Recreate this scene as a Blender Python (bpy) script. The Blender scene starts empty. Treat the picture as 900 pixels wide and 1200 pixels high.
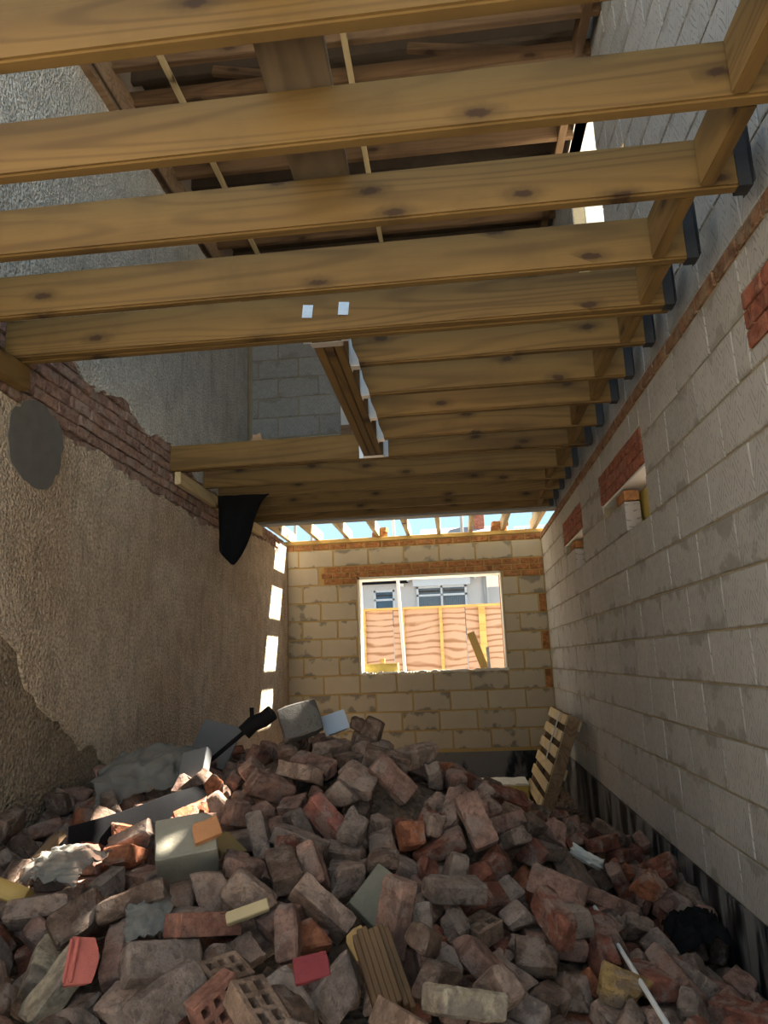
import bpy, bmesh, math, random, base64, struct as _st
from mathutils import Vector, Matrix, Quaternion, noise
from mathutils.geometry import delaunay_2d_cdt
sc = bpy.context.scene
COL = sc.collection
W, D = 3.224, 8.786          # room width, distance to the window wall (m)
R = math.radians

# ---------------------------------------------------------------- camera
cam_d = bpy.data.cameras.new('camera')
cam = bpy.data.objects.new('camera', cam_d); COL.objects.link(cam)
CX, CZ, FPX, PIT, YAW, ROL = 2.1053, 1.0445, 823.607, 0.2103, -0.0946, -0.0376
_f = Vector((math.sin(YAW)*math.cos(PIT), math.cos(YAW)*math.cos(PIT), math.sin(PIT)))
_r = Vector((math.cos(YAW), -math.sin(YAW), 0)); _u = _r.cross(_f)
_r2 = _r*math.cos(ROL) + _u*math.sin(ROL); _u2 = -_r*math.sin(ROL) + _u*math.cos(ROL)
cam.matrix_world = Matrix(((_r2.x, _u2.x, -_f.x, CX), (_r2.y, _u2.y, -_f.y, 0), (_r2.z, _u2.z, -_f.z, CZ), (0, 0, 0, 1)))
cam_d.sensor_fit = 'VERTICAL'; cam_d.sensor_height = 36; cam_d.lens = 36*FPX/1200
cam_d.clip_start = 0.02; cam_d.clip_end = 300
sc.camera = cam

# ---------------------------------------------------------------- light
SUN_TO = Vector((0.66, 0.38, 1.0)).normalized()
sun_d = bpy.data.lights.new('sun', 'SUN'); sun = bpy.data.objects.new('sun', sun_d); COL.objects.link(sun)
sun.rotation_euler = SUN_TO.to_track_quat('Z', 'Y').to_euler()
sun_d.energy = 9.0; sun_d.angle = R(0.6); sun_d.color = (1.0, 0.93, 0.80)
world = bpy.data.worlds.new('world'); sc.world = world; world.use_nodes = True
_n = world.node_tree.nodes; _l = world.node_tree.links
_bg = _n['Background']; _tc = _n.new('ShaderNodeTexCoord'); _sx = _n.new('ShaderNodeSeparateXYZ'); _rp = _n.new('ShaderNodeValToRGB')
_l.new(_tc.outputs['Generated'], _sx.inputs[0]); _l.new(_sx.outputs[2], _rp.inputs[0])     # clear blue sky, a little deeper overhead
for _e, _p, _c in zip(_rp.color_ramp.elements, (0.0, 1.0), ((.40, .63, .80, 1), (.42, .57, .73, 1))): _e.position = _p; _e.color = _c
_l.new(_rp.outputs[0], _bg.inputs['Color']); _bg.inputs['Strength'].default_value = 0.44
sc.view_settings.view_transform = 'Standard'; sc.view_settings.look = 'None'
sc.view_settings.gamma = 1.0; sc.view_settings.use_curve_mapping = False
sc.view_settings.exposure = 1.88

# ---------------------------------------------------------------- helpers
def link(o, parent=None):
    COL.objects.link(o)
    if parent is not None: o.parent = parent
    return o

def tag(o, label=None, cat=None, group=None, kind=None):
    if label: o['label'] = label
    if cat: o['category'] = cat
    if group: o['group'] = group
    if kind: o['kind'] = kind
    return o

def obj(name, bm, mat, parent=None, loc=None, rot=None, smooth=False):
    me = bpy.data.meshes.new(name); bm.normal_update(); bm.to_mesh(me); bm.free()
    for m in (mat if isinstance(mat, (list, tuple)) else [mat]): me.materials.append(m)
    if smooth:
        me.shade_smooth()
        try: me.set_sharp_from_angle(angle=R(38))
        except Exception: pass
    o = bpy.data.objects.new(name, me)
    if loc is not None: o.location = loc
    if rot is not None: o.rotation_euler = rot
    return link(o, parent)

def inst(name, me, parent=None, loc=None, rot=None, scale=None, quat=None):
    o = bpy.data.objects.new(name, me)
    if loc is not None: o.location = loc
    if quat is not None: o.rotation_mode = 'QUATERNION'; o.rotation_quaternion = quat
    elif rot is not None: o.rotation_euler = rot
    if scale is not None: o.scale = scale
    return link(o, parent)

def empty(name, loc=(0, 0, 0), rot=(0, 0, 0)):
    o = bpy.data.objects.new(name, None); o.location = loc; o.rotation_euler = rot; o.empty_display_size = .1
    return link(o)

def bx(bm, x0, x1, y0, y1, z0, z1, M=None):
    vs = [bm.verts.new((x, y, z)) for x in (x0, x1) for y in (y0, y1) for z in (z0, z1)]
    if M is not None:
        for v in vs: v.co = M @ v.co
    for f in ((0, 1, 3, 2), (4, 6, 7, 5), (0, 4, 5, 1), (2, 3, 7, 6), (0, 2, 6, 4), (1, 5, 7, 3)):
        bm.faces.new([vs[i] for i in f])
    return vs

def box(name, x0, x1, y0, y1, z0, z1, mat, parent=None, bevel=0.0):
    c = Vector(((x0+x1)/2, (y0+y1)/2, (z0+z1)/2)); bm = bmesh.new()
    bx(bm, x0-c.x, x1-c.x, y0-c.y, y1-c.y, z0-c.z, z1-c.z)
    if bevel: bmesh.ops.bevel(bm, geom=bm.edges[:], offset=bevel, segments=1, affect='EDGES')
    return obj(name, bm, mat, parent, loc=c)

def tube(bm, pts, rad, seg=8, cap=True):
    pts = [Vector(p) for p in pts]; rings = []; n0 = None
    for i, p in enumerate(pts):
        d = (pts[min(i+1, len(pts)-1)] - pts[max(i-1, 0)]).normalized()
        if n0 is None: n0 = d.orthogonal().normalized()
        n0 = (n0 - d*n0.dot(d)).normalized(); b = d.cross(n0)
        r = rad[i] if isinstance(rad, (list, tuple)) else rad
        rings.append([bm.verts.new(p + (n0*math.cos(2*math.pi*k/seg) + b*math.sin(2*math.pi*k/seg))*r) for k in range(seg)])
    for a, c in zip(rings, rings[1:]):
        for k in range(seg): bm.faces.new((a[k], a[(k+1) % seg], c[(k+1) % seg], c[k]))
    if cap: bm.faces.new(rings[0][::-1]); bm.faces.new(rings[-1])

def poly_slab(bm, pts, axis, lo, hi):
    """a plate with the outline pts (2-D), between lo and hi along the axis"""
    def P(p, t): return {'x': (t, p[0], p[1]), 'y': (p[0], t, p[1]), 'z': (p[0], p[1], t)}[axis]
    w0, w1 = min(p[0] for p in pts), max(p[0] for p in pts); h0, h1 = min(p[1] for p in pts), max(p[1] for p in pts)
    n = len(pts); g = .22; inner = []
    if (w1-w0)*(h1-h0) > .5:       # big plates get an even inner grid so that no triangle is a sliver
        inner = [Vector((w0+g*(i+.5), h0+g*(j+.5))) for i in range(int((w1-w0)/g)) for j in range(int((h1-h0)/g))]
        inner = [p for p in inner if min((p-Vector(c)).length for c in pts) > .07]
    co, _, fc, _, _, _ = delaunay_2d_cdt([Vector(p) for p in pts]+inner, [(i, (i+1) % n) for i in range(n)], [], 1, 1e-5)
    a = [bm.verts.new(P(p, lo)) for p in co]; b = [bm.verts.new(P(p, hi)) for p in co]; cnt = {}
    for f in fc:
        bm.faces.new([a[i] for i in f][::-1]); bm.faces.new([b[i] for i in f])
        for i in range(len(f)):
            e = (f[i], f[(i+1) % len(f)]); cnt[tuple(sorted(e))] = cnt.get(tuple(sorted(e)), 0)+1
    for (i, j), c in cnt.items():
        if c == 1: bm.faces.new((a[i], a[j], b[j], b[i]))
    bmesh.ops.recalc_face_normals(bm, faces=bm.faces[:])

def jag(pts, amp, step, rnd):
    out = []
    for (a, b) in zip(pts, pts[1:]):
        a = Vector(a); b = Vector(b); n = max(1, int((b-a).length/step))
        for k in range(n):
            p = a.lerp(b, k/n)
            out.append((p.x + rnd.uniform(-amp, amp)*(k > 0), p.y + rnd.uniform(-amp, amp)*(k > 0)))
    out.append(tuple(pts[-1])); return out

# ---------------------------------------------------------------- materials
class NT:
    def __init__(s, name, rough=.8):
        s.m = bpy.data.materials.new(name); s.m.use_nodes = True
        s.t = s.m.node_tree; s.b = s.t.nodes['Principled BSDF']; s.b.inputs['Roughness'].default_value = rough
        s.b.inputs['Specular IOR Level'].default_value = 0.3
    def n(s, typ, **kw):
        x = s.t.nodes.new('ShaderNode' + typ)
        for k, v in kw.items(): setattr(x, k, v)
        return x
    def put(s, sock, v):
        if isinstance(v, bpy.types.NodeSocket): s.t.links.new(v, sock)
        elif v is not None: sock.default_value = v
    def coord(s, rand=True, scale=(1, 1, 1), kind='Object', k=17.0):
        c = s.n('TexCoord').outputs[kind]
        mp = s.n('Mapping'); s.put(mp.inputs['Vector'], c); mp.inputs['Scale'].default_value = scale
        if rand:
            r = s.n('ObjectInfo').outputs['Random']; m = s.math('MULTIPLY', r, k)
            cx = s.n('CombineXYZ'); s.put(cx.inputs[0], m); s.put(cx.inputs[1], s.math('MULTIPLY', r, k*1.7)); s.put(cx.inputs[2], s.math('MULTIPLY', r, k*.6))
            s.put(mp.inputs['Location'], cx.outputs[0])
        return mp.outputs[0]
    def math(s, op, a, b=None, c=None, clamp=False):
        x = s.n('Math', operation=op, use_clamp=clamp); s.put(x.inputs[0], a)
        if b is not None: s.put(x.inputs[1], b)
        if c is not None: s.put(x.inputs[2], c)
        return x.outputs[0]
    def noise(s, v, scale, detail=3, rough=.55, dist=0):
        x = s.n('TexNoise'); s.put(x.inputs['Vector'], v); x.inputs['Scale'].default_value = scale
        x.inputs['Detail'].default_value = detail; x.inputs['Roughness'].default_value = rough; x.inputs['Distortion'].default_value = dist
        return x.outputs['Fac']
    def voro(s, v, scale, feature='F1', out='Distance', rnd=1.0):
        x = s.n('TexVoronoi', feature=feature); s.put(x.inputs['Vector'], v); x.inputs['Scale'].default_value = scale
        x.inputs['Randomness'].default_value = rnd
        return x.outputs[out]
    def wave(s, v, scale, dist, detail=2, dscale=1, direction='X', profile='SIN'):
        x = s.n('TexWave', wave_type='BANDS', bands_direction=direction, wave_profile=profile); s.put(x.inputs['Vector'], v)
        x.inputs['Scale'].default_value = scale; x.inputs['Distortion'].default_value = dist
        x.inputs['Detail'].default_value = detail; x.inputs['Detail Scale'].default_value = dscale
        return x.outputs['Fac']
    def ramp(s, f, *stops):
        x = s.n('ValToRGB'); s.put(x.inputs[0], f); e = x.color_ramp.elements
        while len(e) < len(stops): e.new(.5)
        for q, (p, c) in zip(e, stops):
            q.position = p; q.color = (c, c, c, 1) if not isinstance(c, (tuple, list)) else (*c, 1)
        return x.outputs[0]
    def mix(s, f, a, b, mode='MIX'):
        x = s.n('MixRGB', blend_type=mode); s.put(x.inputs[0], f)
        for i, v in ((1, a), (2, b)):
            s.put(x.inputs[i], (*v, 1) if isinstance(v, (tuple, list)) else v)
        return x.outputs[0]
    def step(s, f, lo, hi):
        x = s.n('MapRange', interpolation_type='SMOOTHSTEP'); s.put(x.inputs[0], f)
        x.inputs[1].default_value = lo; x.inputs[2].default_value = hi; return x.outputs[0]
    def sep(s, v):
        x = s.n('SeparateXYZ'); s.put(x.inputs[0], v); return x.outputs
    def bump(s, h, strength=.4, dist=.01, prev=None):
        x = s.n('Bump'); s.put(x.inputs['Height'], h); x.inputs['Strength'].default_value = strength; x.inputs['Distance'].default_value = dist
        if prev is not None: s.put(x.inputs['Normal'], prev)
        return x.outputs[0]
    def done(s, col, nrm=None, rough=None):
        s.put(s.b.inputs['Base Color'], (*col, 1) if isinstance(col, (tuple, list)) else col)
        if nrm is not None: s.put(s.b.inputs['Normal'], nrm)
        if rough is not None: s.put(s.b.inputs['Roughness'], rough)
        return s.m

def m_plain(name, col, rough=.7, var=.12, scale=9, bump=.15, metallic=0.0):
    t = NT(name, rough); v = t.coord()
    f = t.noise(v, scale, 4)
    c = t.mix(f, tuple(x*(1-var) for x in col), tuple(min(1, x*(1+var)) for x in col))
    t.b.inputs['Metallic'].default_value = metallic
    return t.done(c, t.bump(t.noise(v, scale*8, 3), bump, .004))

def m_wood(name, pale, dark, knot=(.045, .022, .010), knots=True, fine=1.0, dirt=0.25):
    t = NT(name, .72)
    v = t.coord(True, (1, 1, 1))
    st = t.n('Mapping'); t.put(st.inputs['Vector'], v); st.inputs['Scale'].default_value = (.55, 7, 7)
    low = t.noise(st.outputs[0], 1.1, 2, .5)
    rg = t.n('Mapping'); t.put(rg.inputs['Vector'], v); rg.inputs['Scale'].default_value = (.30, 2.6, 4.2)
    rn = t.noise(rg.outputs[0], 1.25*fine, 1.5, .45, .25)
    rings = t.step(t.math('PINGPONG', t.math('MULTIPLY', rn, 13.0), .5), .02, .30)
    rings = t.math('SUBTRACT', 1.0, rings)
    fs = t.n('Mapping'); t.put(fs.inputs['Vector'], v); fs.inputs['Scale'].default_value = (2.5, 90, 90)
    fibre = t.noise(fs.outputs[0], 1.6, 3, .6)
    g = t.math('ADD', t.math('MULTIPLY', rings, .22), t.math('MULTIPLY', low, .85))
    c = t.mix(t.step(g, .28, .85), pale, dark)
    c = t.mix(t.math('MULTIPLY', t.step(fibre, .5, .8), .35), c, dark)
    h = t.math('ADD', t.math('MULTIPLY', rings, .4), fibre)
    if knots:
        ks = t.sep(v); kc = t.n('CombineXYZ'); t.put(kc.inputs[0], t.math('MULTIPLY', ks[0], 2.6)); t.put(kc.inputs[1], t.math('MULTIPLY', ks[2], 6.5))
        vo = t.n('TexVoronoi', voronoi_dimensions='2D'); t.put(vo.inputs['Vector'], kc.outputs[0]); vo.inputs['Scale'].default_value = 1.0
        sel = t.math('LESS_THAN', t.sep(vo.outputs['Color'])[0], .50)
        wob = t.math('ADD', vo.outputs['Distance'], t.math('MULTIPLY', t.math('SUBTRACT', t.noise(v, 34, 2), .5), .12))
        halo = t.math('MULTIPLY', t.math('SUBTRACT', 1.0, t.step(wob, .07, .30)), sel)
        core = t.math('MULTIPLY', t.math('SUBTRACT', 1.0, t.step(wob, .055, .125)), sel)
        c = t.mix(t.math('MULTIPLY', halo, .65), c, tuple(x*.62 for x in dark))
        c = t.mix(t.math('MULTIPLY', core, .9), c, knot)
    dm = t.step(t.noise(v, 3.2, 4, .6), .48, .75)
    c = t.mix(t.math('MULTIPLY', dm, dirt), c, tuple(x*.45 for x in dark))
    return t.done(c, t.bump(h, .16, .003))

M = {}
M['joist'] = m_wood('treated_pine', (.205, .121, .038), (.118, .068, .022))
M['pine'] = m_wood('pale_pine', (.66, .52, .30), (.52, .38, .19), dirt=.1)
M['oldwood'] = m_wood('old_wood', (.40, .26, .15), (.22, .13, .07), dirt=.4)
M['greywood'] = m_wood('weathered_wood', (.25, .19, .125), (.15, .11, .07), dirt=.3)
M['attic'] = m_wood('attic_timber', (.17, .10, .05), (.10, .055, .028), dirt=.4)
M['yellowwood'] = m_wood('yellow_wood', (.62, .43, .15), (.46, .28, .08), knots=False)

def m_block(name, base, stain=.55, chevron=True, sx=1.0):
    """face of a light block: local X along, Z up; cast chevron ticks, mortar smears near the edges"""
    t = NT(name, .9); o = t.n('TexCoord').outputs['Object']; v = t.coord()
    x, y, z = t.sep(o)
    oi = t.n('ObjectInfo')
    c = t.mix(t.noise(v, 5, 4), tuple(q*.86 for q in base), tuple(q*1.1 for q in base))
    c = t.mix(t.math('MULTIPLY', oi.outputs['Random'], .38), c, tuple(q*.70 for q in base))
    h = t.noise(v, 45, 3)
    if chevron:
        tri = t.math('PINGPONG', t.math('ADD', x, .5), .055)
        zz = t.math('ADD', t.math('MULTIPLY', z, .55), t.math('MULTIPLY', tri, 1.15))
        zz = t.math('ADD', zz, t.math('MULTIPLY', t.noise(v, 9, 2), .03))
        ln = t.math('PINGPONG', zz, .0135)
        tick = t.math('SUBTRACT', 1.0, t.step(ln, .0005, .0036))
        mask = t.step(t.noise(v, 22, 2), .42, .54)
        tick = t.math('MULTIPLY', tick, mask)
        c = t.mix(t.math('MULTIPLY', tick, .80), c, tuple(q*.38 for q in base))
        h = t.math('SUBTRACT', h, t.math('MULTIPLY', tick, 1.2))
    pit = t.math('MULTIPLY', t.math('SUBTRACT', 1.0, t.step(t.voro(v, 24), .06, .12)), t.step(t.noise(v, 7, 2), .55, .62))
    c = t.mix(t.math('MULTIPLY', pit, .6), c, tuple(q*.4 for q in base))
    # mortar smeared over the joints
    ez = t.math('SUBTRACT', .107, t.math('ABSOLUTE', z))
    sm = t.math('ADD', ez, t.math('MULTIPLY', t.math('SUBTRACT', t.noise(v, 6, 4, .6), t.math('ADD', .42, t.math('MULTIPLY', oi.outputs['Random'], .16))), .42))
    smear = t.math('SUBTRACT', 1.0, t.step(sm, -.035, .012))
    c = t.mix(t.math('MULTIPLY', smear, stain), c, (.20, .185, .15))
    return t.done(c, t.bump(h, .35, .004))
M['block'] = m_block('aerated_block', (.45, .435, .41))
M['blockdark'] = m_block('upper_block', (.38, .37, .355), .5)
M['blocklit'] = m_block('window_wall_block_lit', (.55, .49, .37), .8, False)  # paler, warmer copy of the block: brighter daylight at the back painted in

def m_mortar(name, c0, c1):
    t = NT(name, .95); v = t.coord(False)
    return t.done(t.mix(t.noise(v, 14, 5, .65), c0, c1), t.bump(t.noise(v, 60, 4, .7), .6, .008))
M['mortar'] = m_mortar('mortar', (.27, .225, .14), (.44, .37, .25))
M['mortary'] = m_mortar('yellow_mortar', (.46, .30, .10), (.56, .42, .20))
M['mortarp'] = m_mortar('old_lime_mortar', (.30, .23, .18), (.40, .31, .25))

def m_brick(name, src, dust=.7, dustc=(.375, .285, .232), fr=(.48, .60)):
    t = NT(name, .93); v = t.coord(True, (1, 1, 1), 'Object', 23)
    if src == 'obj': base = t.n('ObjectInfo').outputs['Color']
    elif src == 'tint': base = t.n('Attribute', attribute_name='tint').outputs['Color']
    elif src == 'island':
        base = t.ramp(t.n('NewGeometry').outputs['Random Per Island'], (0, (.17, .10, .075)), (.25, (.30, .20, .15)), (.5, (.26, .11, .075)), (.7, (.30, .255, .215)), (1, (.20, .145, .115)))
    else: base = src
    f = t.noise(v, 18, 6, .7)
    c = t.mix(t.step(f, .25, .75), t.mix(1.0, base, (.45, .42, .41), 'MULTIPLY'), t.mix(1.0, base, (1.30, 1.24, 1.20), 'MULTIPLY'))
    d = t.step(t.noise(v, 8.5, 6, .65), *fr)
    c = t.mix(t.math('MULTIPLY', d, dust), c, t.mix(t.noise(v, 45, 4, .7), tuple(q*.60 for q in dustc), tuple(q*1.25 for q in dustc)))
    k = t.math('MULTIPLY', t.step(t.noise(v, 11, 4, .65, .6), .56, .63), .65)
    c = t.mix(k, c, t.mix(1.0, base, (.36, .33, .33), 'MULTIPLY'))
    g = t.math('MULTIPLY', t.step(t.noise(v, 70, 3, .7), .56, .66), .45)
    c = t.mix(g, c, t.mix(1.0, base, (.40, .37, .35), 'MULTIPLY'))
    h = t.math('ADD', t.math('MULTIPLY', t.noise(v, 42, 6, .75), 1.2), t.math('MULTIPLY', d, .55))
    return t.done(c, t.bump(h, .95, .009))
M['brick'] = m_brick('old_brick', 'obj')
M['brickfill'] = m_brick('old_brick_fill', 'island')
M['brickwall'] = m_brick('exposed_brick', (.40, .255, .20), .75, (.45, .35, .285))
M['bricknew'] = m_brick('orange_brick', (.46, .215, .085), .25, (.50, .34, .17))
M['brickred'] = m_brick('red_brick', (.36, .13, .08), .2)
M['brickband'] = m_brick('course_brick', (.30, .17, .10), .45, (.36, .29, .19))

def m_dash(name, base, dark, warm):
    t = NT(name, .95); o = t.n('TexCoord').outputs['Object']
    f = t.noise(o, 48, 3, .75); g = t.voro(o, 62)
    big = t.noise(o, 1.3, 4, .6)
    c = t.mix(t.step(big, .35, .68), base, warm)
    c = t.mix(t.step(t.noise(o, 6, 4, .6), .35, .75), c, t.mix(.5, c, dark))
    c = t.mix(t.math('MULTIPLY', t.step(f, .48, .62), .60), c, dark)
    c = t.mix(t.math('MULTIPLY', t.math('SUBTRACT', 1.0, t.step(f, .36, .44)), .45), c, tuple(min(1, q*1.35) for q in base))
    st = t.n('Mapping'); t.put(st.inputs['Vector'], o); st.inputs['Scale'].default_value = (1, 6, .7)
    c = t.mix(t.math('MULTIPLY', t.step(t.noise(st.outputs[0], 2.2, 4, .6), .50, .75), .38), c, tuple(q*.65 for q in dark))
    hole = t.math('MULTIPLY', t.math('SUBTRACT', 1.0, t.step(t.voro(o, 9), .05, .09)), t.step(t.noise(o, 4, 2), .54, .60))
    c = t.mix(t.math('MULTIPLY', hole, .8), c, tuple(q*.5 for q in dark))
    h = t.math('ADD', t.math('MULTIPLY', g, 1.1), f)
    return t.done(c, t.bump(h, 1.0, .014, None))
M['dashlow'] = m_dash('old_pebbledash', (.80, .665, .51), (.33, .25, .17), (.66, .50, .35))
M['dashup'] = m_dash('grey_pebbledash', (.86, .79, .69), (.42, .375, .31), (.77, .70, .60))
M['basecoat'] = m_dash('bare_base_coat', (.42, .33, .23), (.19, .14, .095), (.34, .26, .175))
M['cement'] = m_plain('grey_cement', (.17, .165, .15), .9, .25, 12, .4)
M['steel'] = m_plain('galvanised_steel', (.62, .63, .65), .38, .15, 30, .1, .85)
M['steelgrey'] = m_plain('primed_steel', (.30, .30, .29), .6, .15, 6, .1)
M['hanger'] = m_plain('black_coated_steel', (.035, .037, .042), .5, .4, 16, .3, .3)
M['white'] = m_plain('white_paint', (.80, .80, .78), .5, .06, 12, .05)
M['black'] = m_plain('black_plastic', (.009, .009, .010), .85, .3, 14, .15)
M['black'].node_tree.nodes['Principled BSDF'].inputs['Specular IOR Level'].default_value = .12
M['dark'] = m_plain('plain_dark', (.060, .042, .028), .9, .4, 6, .3)  # near-black brown; gives the attic roof sheet its unlit look
M['ply'] = None
def m_ply():
    t = NT('red_plywood', .8); v = t.coord(True, (1, 1, 1))
    s = t.n('Mapping'); t.put(s.inputs['Vector'], v); s.inputs['Scale'].default_value = (.9, 1, 2.6)
    w = t.wave(s.outputs[0], 1.1, 11.0, 2, .8, 'Z')
    c = t.ramp(w, (0, (.47, .33, .24)), (.55, (.49, .345, .25)), (.86, (.36, .22, .14)), (1, (.27, .15, .085)))
    c = t.mix(t.math('MULTIPLY', t.step(t.noise(v, 3, 3), .5, .7), .5), c, (.52, .36, .24))
    return t.done(c)
M['ply'] = m_ply()
def m_dpm():
    t = NT('black_bitumen', .42); o = t.n('TexCoord').outputs['Object']
    s = t.n('Mapping'); t.put(s.inputs['Vector'], o); s.inputs['Scale'].default_value = (1, 3.0, .55)
    a = t.step(t.noise(s.outputs[0], 1.8, 5, .6), .46, .56)
    c = t.mix(a, (.012, .013, .017), (.19, .19, .19))
    s2 = t.n('Mapping'); t.put(s2.inputs['Vector'], o); s2.inputs['Scale'].default_value = (1, 30, 1.4)
    b = t.math('MULTIPLY', t.step(t.noise(s2.outputs[0], 1.1, 4, .6), .60, .72), t.step(t.noise(o, 1.6, 2), .45, .6))
    c = t.mix(t.math('MULTIPLY', b, .55), c, (.42, .42, .42))
    return t.done(c, t.bump(t.noise(o, 22, 4), .3, .006), t.math('ADD', .40, t.math('MULTIPLY', a, .4)))
M['dpm'] = m_dpm()
def m_dirt():
    t = NT('rubble_dirt', .97); o = t.n('TexCoord').outputs['Object']
    c = t.mix(t.noise(o, 9, 6, .7), (.10, .07, .05), (.30, .21, .15))
    c = t.mix(t.step(t.voro(o, 26), .1, .4), (.26, .17, .12), c)
    return t.done(c, t.bump(t.math('ADD', t.voro(o, 30), t.noise(o, 24, 6, .7)), 1.0, .03))
M['dirt'] = m_dirt()
M['concrete'] = m_plain('pale_concrete', (.58, .54, .47), .9, .15, 2, .3)
M['asphalt'] = m_plain('asphalt', (.07, .07, .075), .95, .2, 20, .4)
M['insul'] = m_plain('yellow_insulation', (.62, .47, .13), .9, .25, 20, .6)
M['insulw'] = m_plain('white_foam', (.78, .75, .66), .9, .1, 30, .5)
M['roofing'] = m_plain('grey_roof_tile', (.33, .29, .28), .85, .2, 20, .4)
M['houserender'] = m_plain('house_render', (.52, .50, .48), .9, .08, 30, .3)
M['upvc'] = m_plain('white_window_plastic', (.58, .60, .62), .4, .04, 4, .02)

# ---------------------------------------------------------------- the setting
rnd = random.Random(4)
Y0 = -1.0                     # the open front of the building, behind the camera
_bc = {}
def slab_mesh(name, w, h, d, mat, bevel=.004, jit=0.0, seed=0):
    k = (name, round(w, 3), round(h, 3), round(d, 3), mat.name, seed)
    if k not in _bc:
        bm = bmesh.new(); bx(bm, -w/2, w/2, -d/2, d/2, -h/2, h/2)
        bmesh.ops.bevel(bm, geom=bm.edges[:], offset=min(bevel, w/5, h/5), segments=1, affect='EDGES')
        if jit:
            q = random.Random(seed)
            for v in bm.verts: v.co += Vector([q.uniform(-jit, jit) for _ in range(3)])
        me = bpy.data.meshes.new(name); bm.normal_update(); bm.to_mesh(me); bm.free(); me.materials.append(mat)
        _bc[k] = me
    return _bc[k]

def cut(rects, holes):
    for (a, b, c, d) in holes:
        out = []
        for (s0, s1, z0, z1) in rects:
            if b <= s0+1e-4 or a >= s1-1e-4 or d <= z0+1e-4 or c >= z1-1e-4: out.append((s0, s1, z0, z1)); continue
            if a > s0: out.append((s0, a, z0, z1))
            if b < s1: out.append((b, s1, z0, z1))
            m0, m1 = max(s0, a), min(s1, b)
            if c > z0: out.append((m0, m1, z0, c))
            if d < z1: out.append((m0, m1, d, z1))
        rects = out
    return rects

def lay(parent, name, s0, s1, z0, h, length, off, holes, place, mat, depth, joint=.010, proud=.003, jit=.0012, nseed=3):
    s = s0 - length + ((off - s0) % length)
    while s < s1:
        a, b = max(s, s0), min(s+length, s1)
        if b-a > .03:
            for (p, q, c, d) in cut([(a, b, z0, z0+h)], holes):
                w, hh = q-p-joint, d-c-joint
                if w < .02 or hh < .02: continue
                me = slab_mesh(name, round(w, 2), round(hh, 3), depth, mat, .004, jit, rnd.randrange(nseed))
                o = place((p+q)/2, (c+d)/2, rnd.uniform(0, proud))
                inst(name, me, parent, o[0], o[1])
        s += length

def core(name, axis, lo, hi, s0, s1, z0, z1, holes, mat):
    """the mortar body of a wall, with its openings left out"""
    bm = bmesh.new()
    for (a, b, c, d) in cut([(s0, s1, z0, z1)], holes):
        if axis == 'x': bx(bm, lo, hi, a, b, c, d)
        else: bx(bm, a, b, lo, hi, c, d)
    return obj(name, bm, mat)

# ground outside and the dug-out floor inside
g = box('ground', -30, 34, -30, 60, -.75, -.56, M['concrete']); tag(g, 'pale concrete ground around the building site', kind='structure')
bm = bmesh.new(); bmesh.ops.create_grid(bm, x_segments=70, y_segments=150, size=1)
for v in bm.verts:
    x = -0.02 + (v.co.x+1)/2*(W+.04); y = -.6 + (v.co.y+1)/2*(D+.7)
    z = -.43 + .035*noise.noise(Vector((x*2.2, y*2.2, 1))) + .03*noise.noise(Vector((x*9, y*9, 4))) + .02*noise.noise(Vector((x*21, y*21, 7)))
    v.co = Vector((x, y, z))
fl = obj('floor', bm, M['dirt'], smooth=True); tag(fl, 'brown dug-out dirt floor strewn with crushed brick', kind='structure')

rd = box('road', -30, 34, 12.6, 21.4, -.56, -.53, M['asphalt']); tag(rd, 'unseen dark asphalt road added to dim the light on the bungalow', kind='structure')  # hidden dark surface, added to cut ground bounce onto the house front
# --- right wall: grey blocks, one course of brick under the joists, black damp-proof base
OPEN_R = [(4.0, 5.15, 1.8, 2.1), (6.05, 6.98, 1.8, 2.1), (1.2, 1.75, 1.8, 2.1)]
BRK_R = [(4.0, 5.19, 2.1, 2.325), (6.0, 7.05, 2.1, 2.325), (1.2, 2.5, 2.1, 2.325)]
wr = core('wall_right', 'x', W+.006, W+.094, Y0, D+.1, -.45, 2.55, OPEN_R, M['mortar'])
tag(wr, 'grey block wall with yellow mortar joints and two small openings', kind='structure')
pr = lambda s, z, k: ((W+.05-k, s, z), (0, 0, R(90)))
offs = {0: .148, 1: .41, 2: .161, 3: .332, 4: .156, 5: .3765, 6: .15, 7: .376, 8: .155, 9: .38, 10: .16}
for i in range(11):
    lay(wr, 'block', 1.2, D, i*.225, .225, .45, offs[i], OPEN_R+BRK_R, pr, M['block'], .1, nseed=4)
prb = lambda s, z, k: ((W+.047-k, s, z), (0, 0, R(90)))
lay(wr, 'brick', 1.2, D, 2.475, .075, .225, .0, [], prb, M['brickband'], .104, .012, .006, .002)
for (a, b, c, d) in BRK_R:
    for k in range(3):
        lay(wr, 'brick', a, b, c+.075*k, .075, .225, .11*(k % 2)+a, [], prb, M['brickred'], .102, .010, .004, .002)
for (a, b, c, d) in OPEN_R[:2]:
    m0 = a + (b-a)*.46
    o = inst('block', slab_mesh('block', b-m0-.02, .19, .1, M['block'], .004, .001, 1), wr, (W+.05, (m0+b)/2, 1.90), (0, 0, R(90)))
    o = inst('brick', slab_mesh('brick', .215, .065, .1, M['bricknew'], .004, .002, 1), wr, (W+.05, m0+.11, 2.035), (0, 0, R(90)))
    l_ = box('steel_lintel', W+.004, W+.24, a-.1, b+.1, 2.085, 2.099, M['white'], wr)
    box('insulation_board', W+.13, W+.19, m0-.12, b+.3, 1.7, 2.07, M['insul'], wr)
co = box('trim_1', W-.006, W+.1, Y0, D, -.5, -.002, M['dpm']); tag(co, 'black bitumen damp-proof band along the foot of the block wall', kind='structure')

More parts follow.
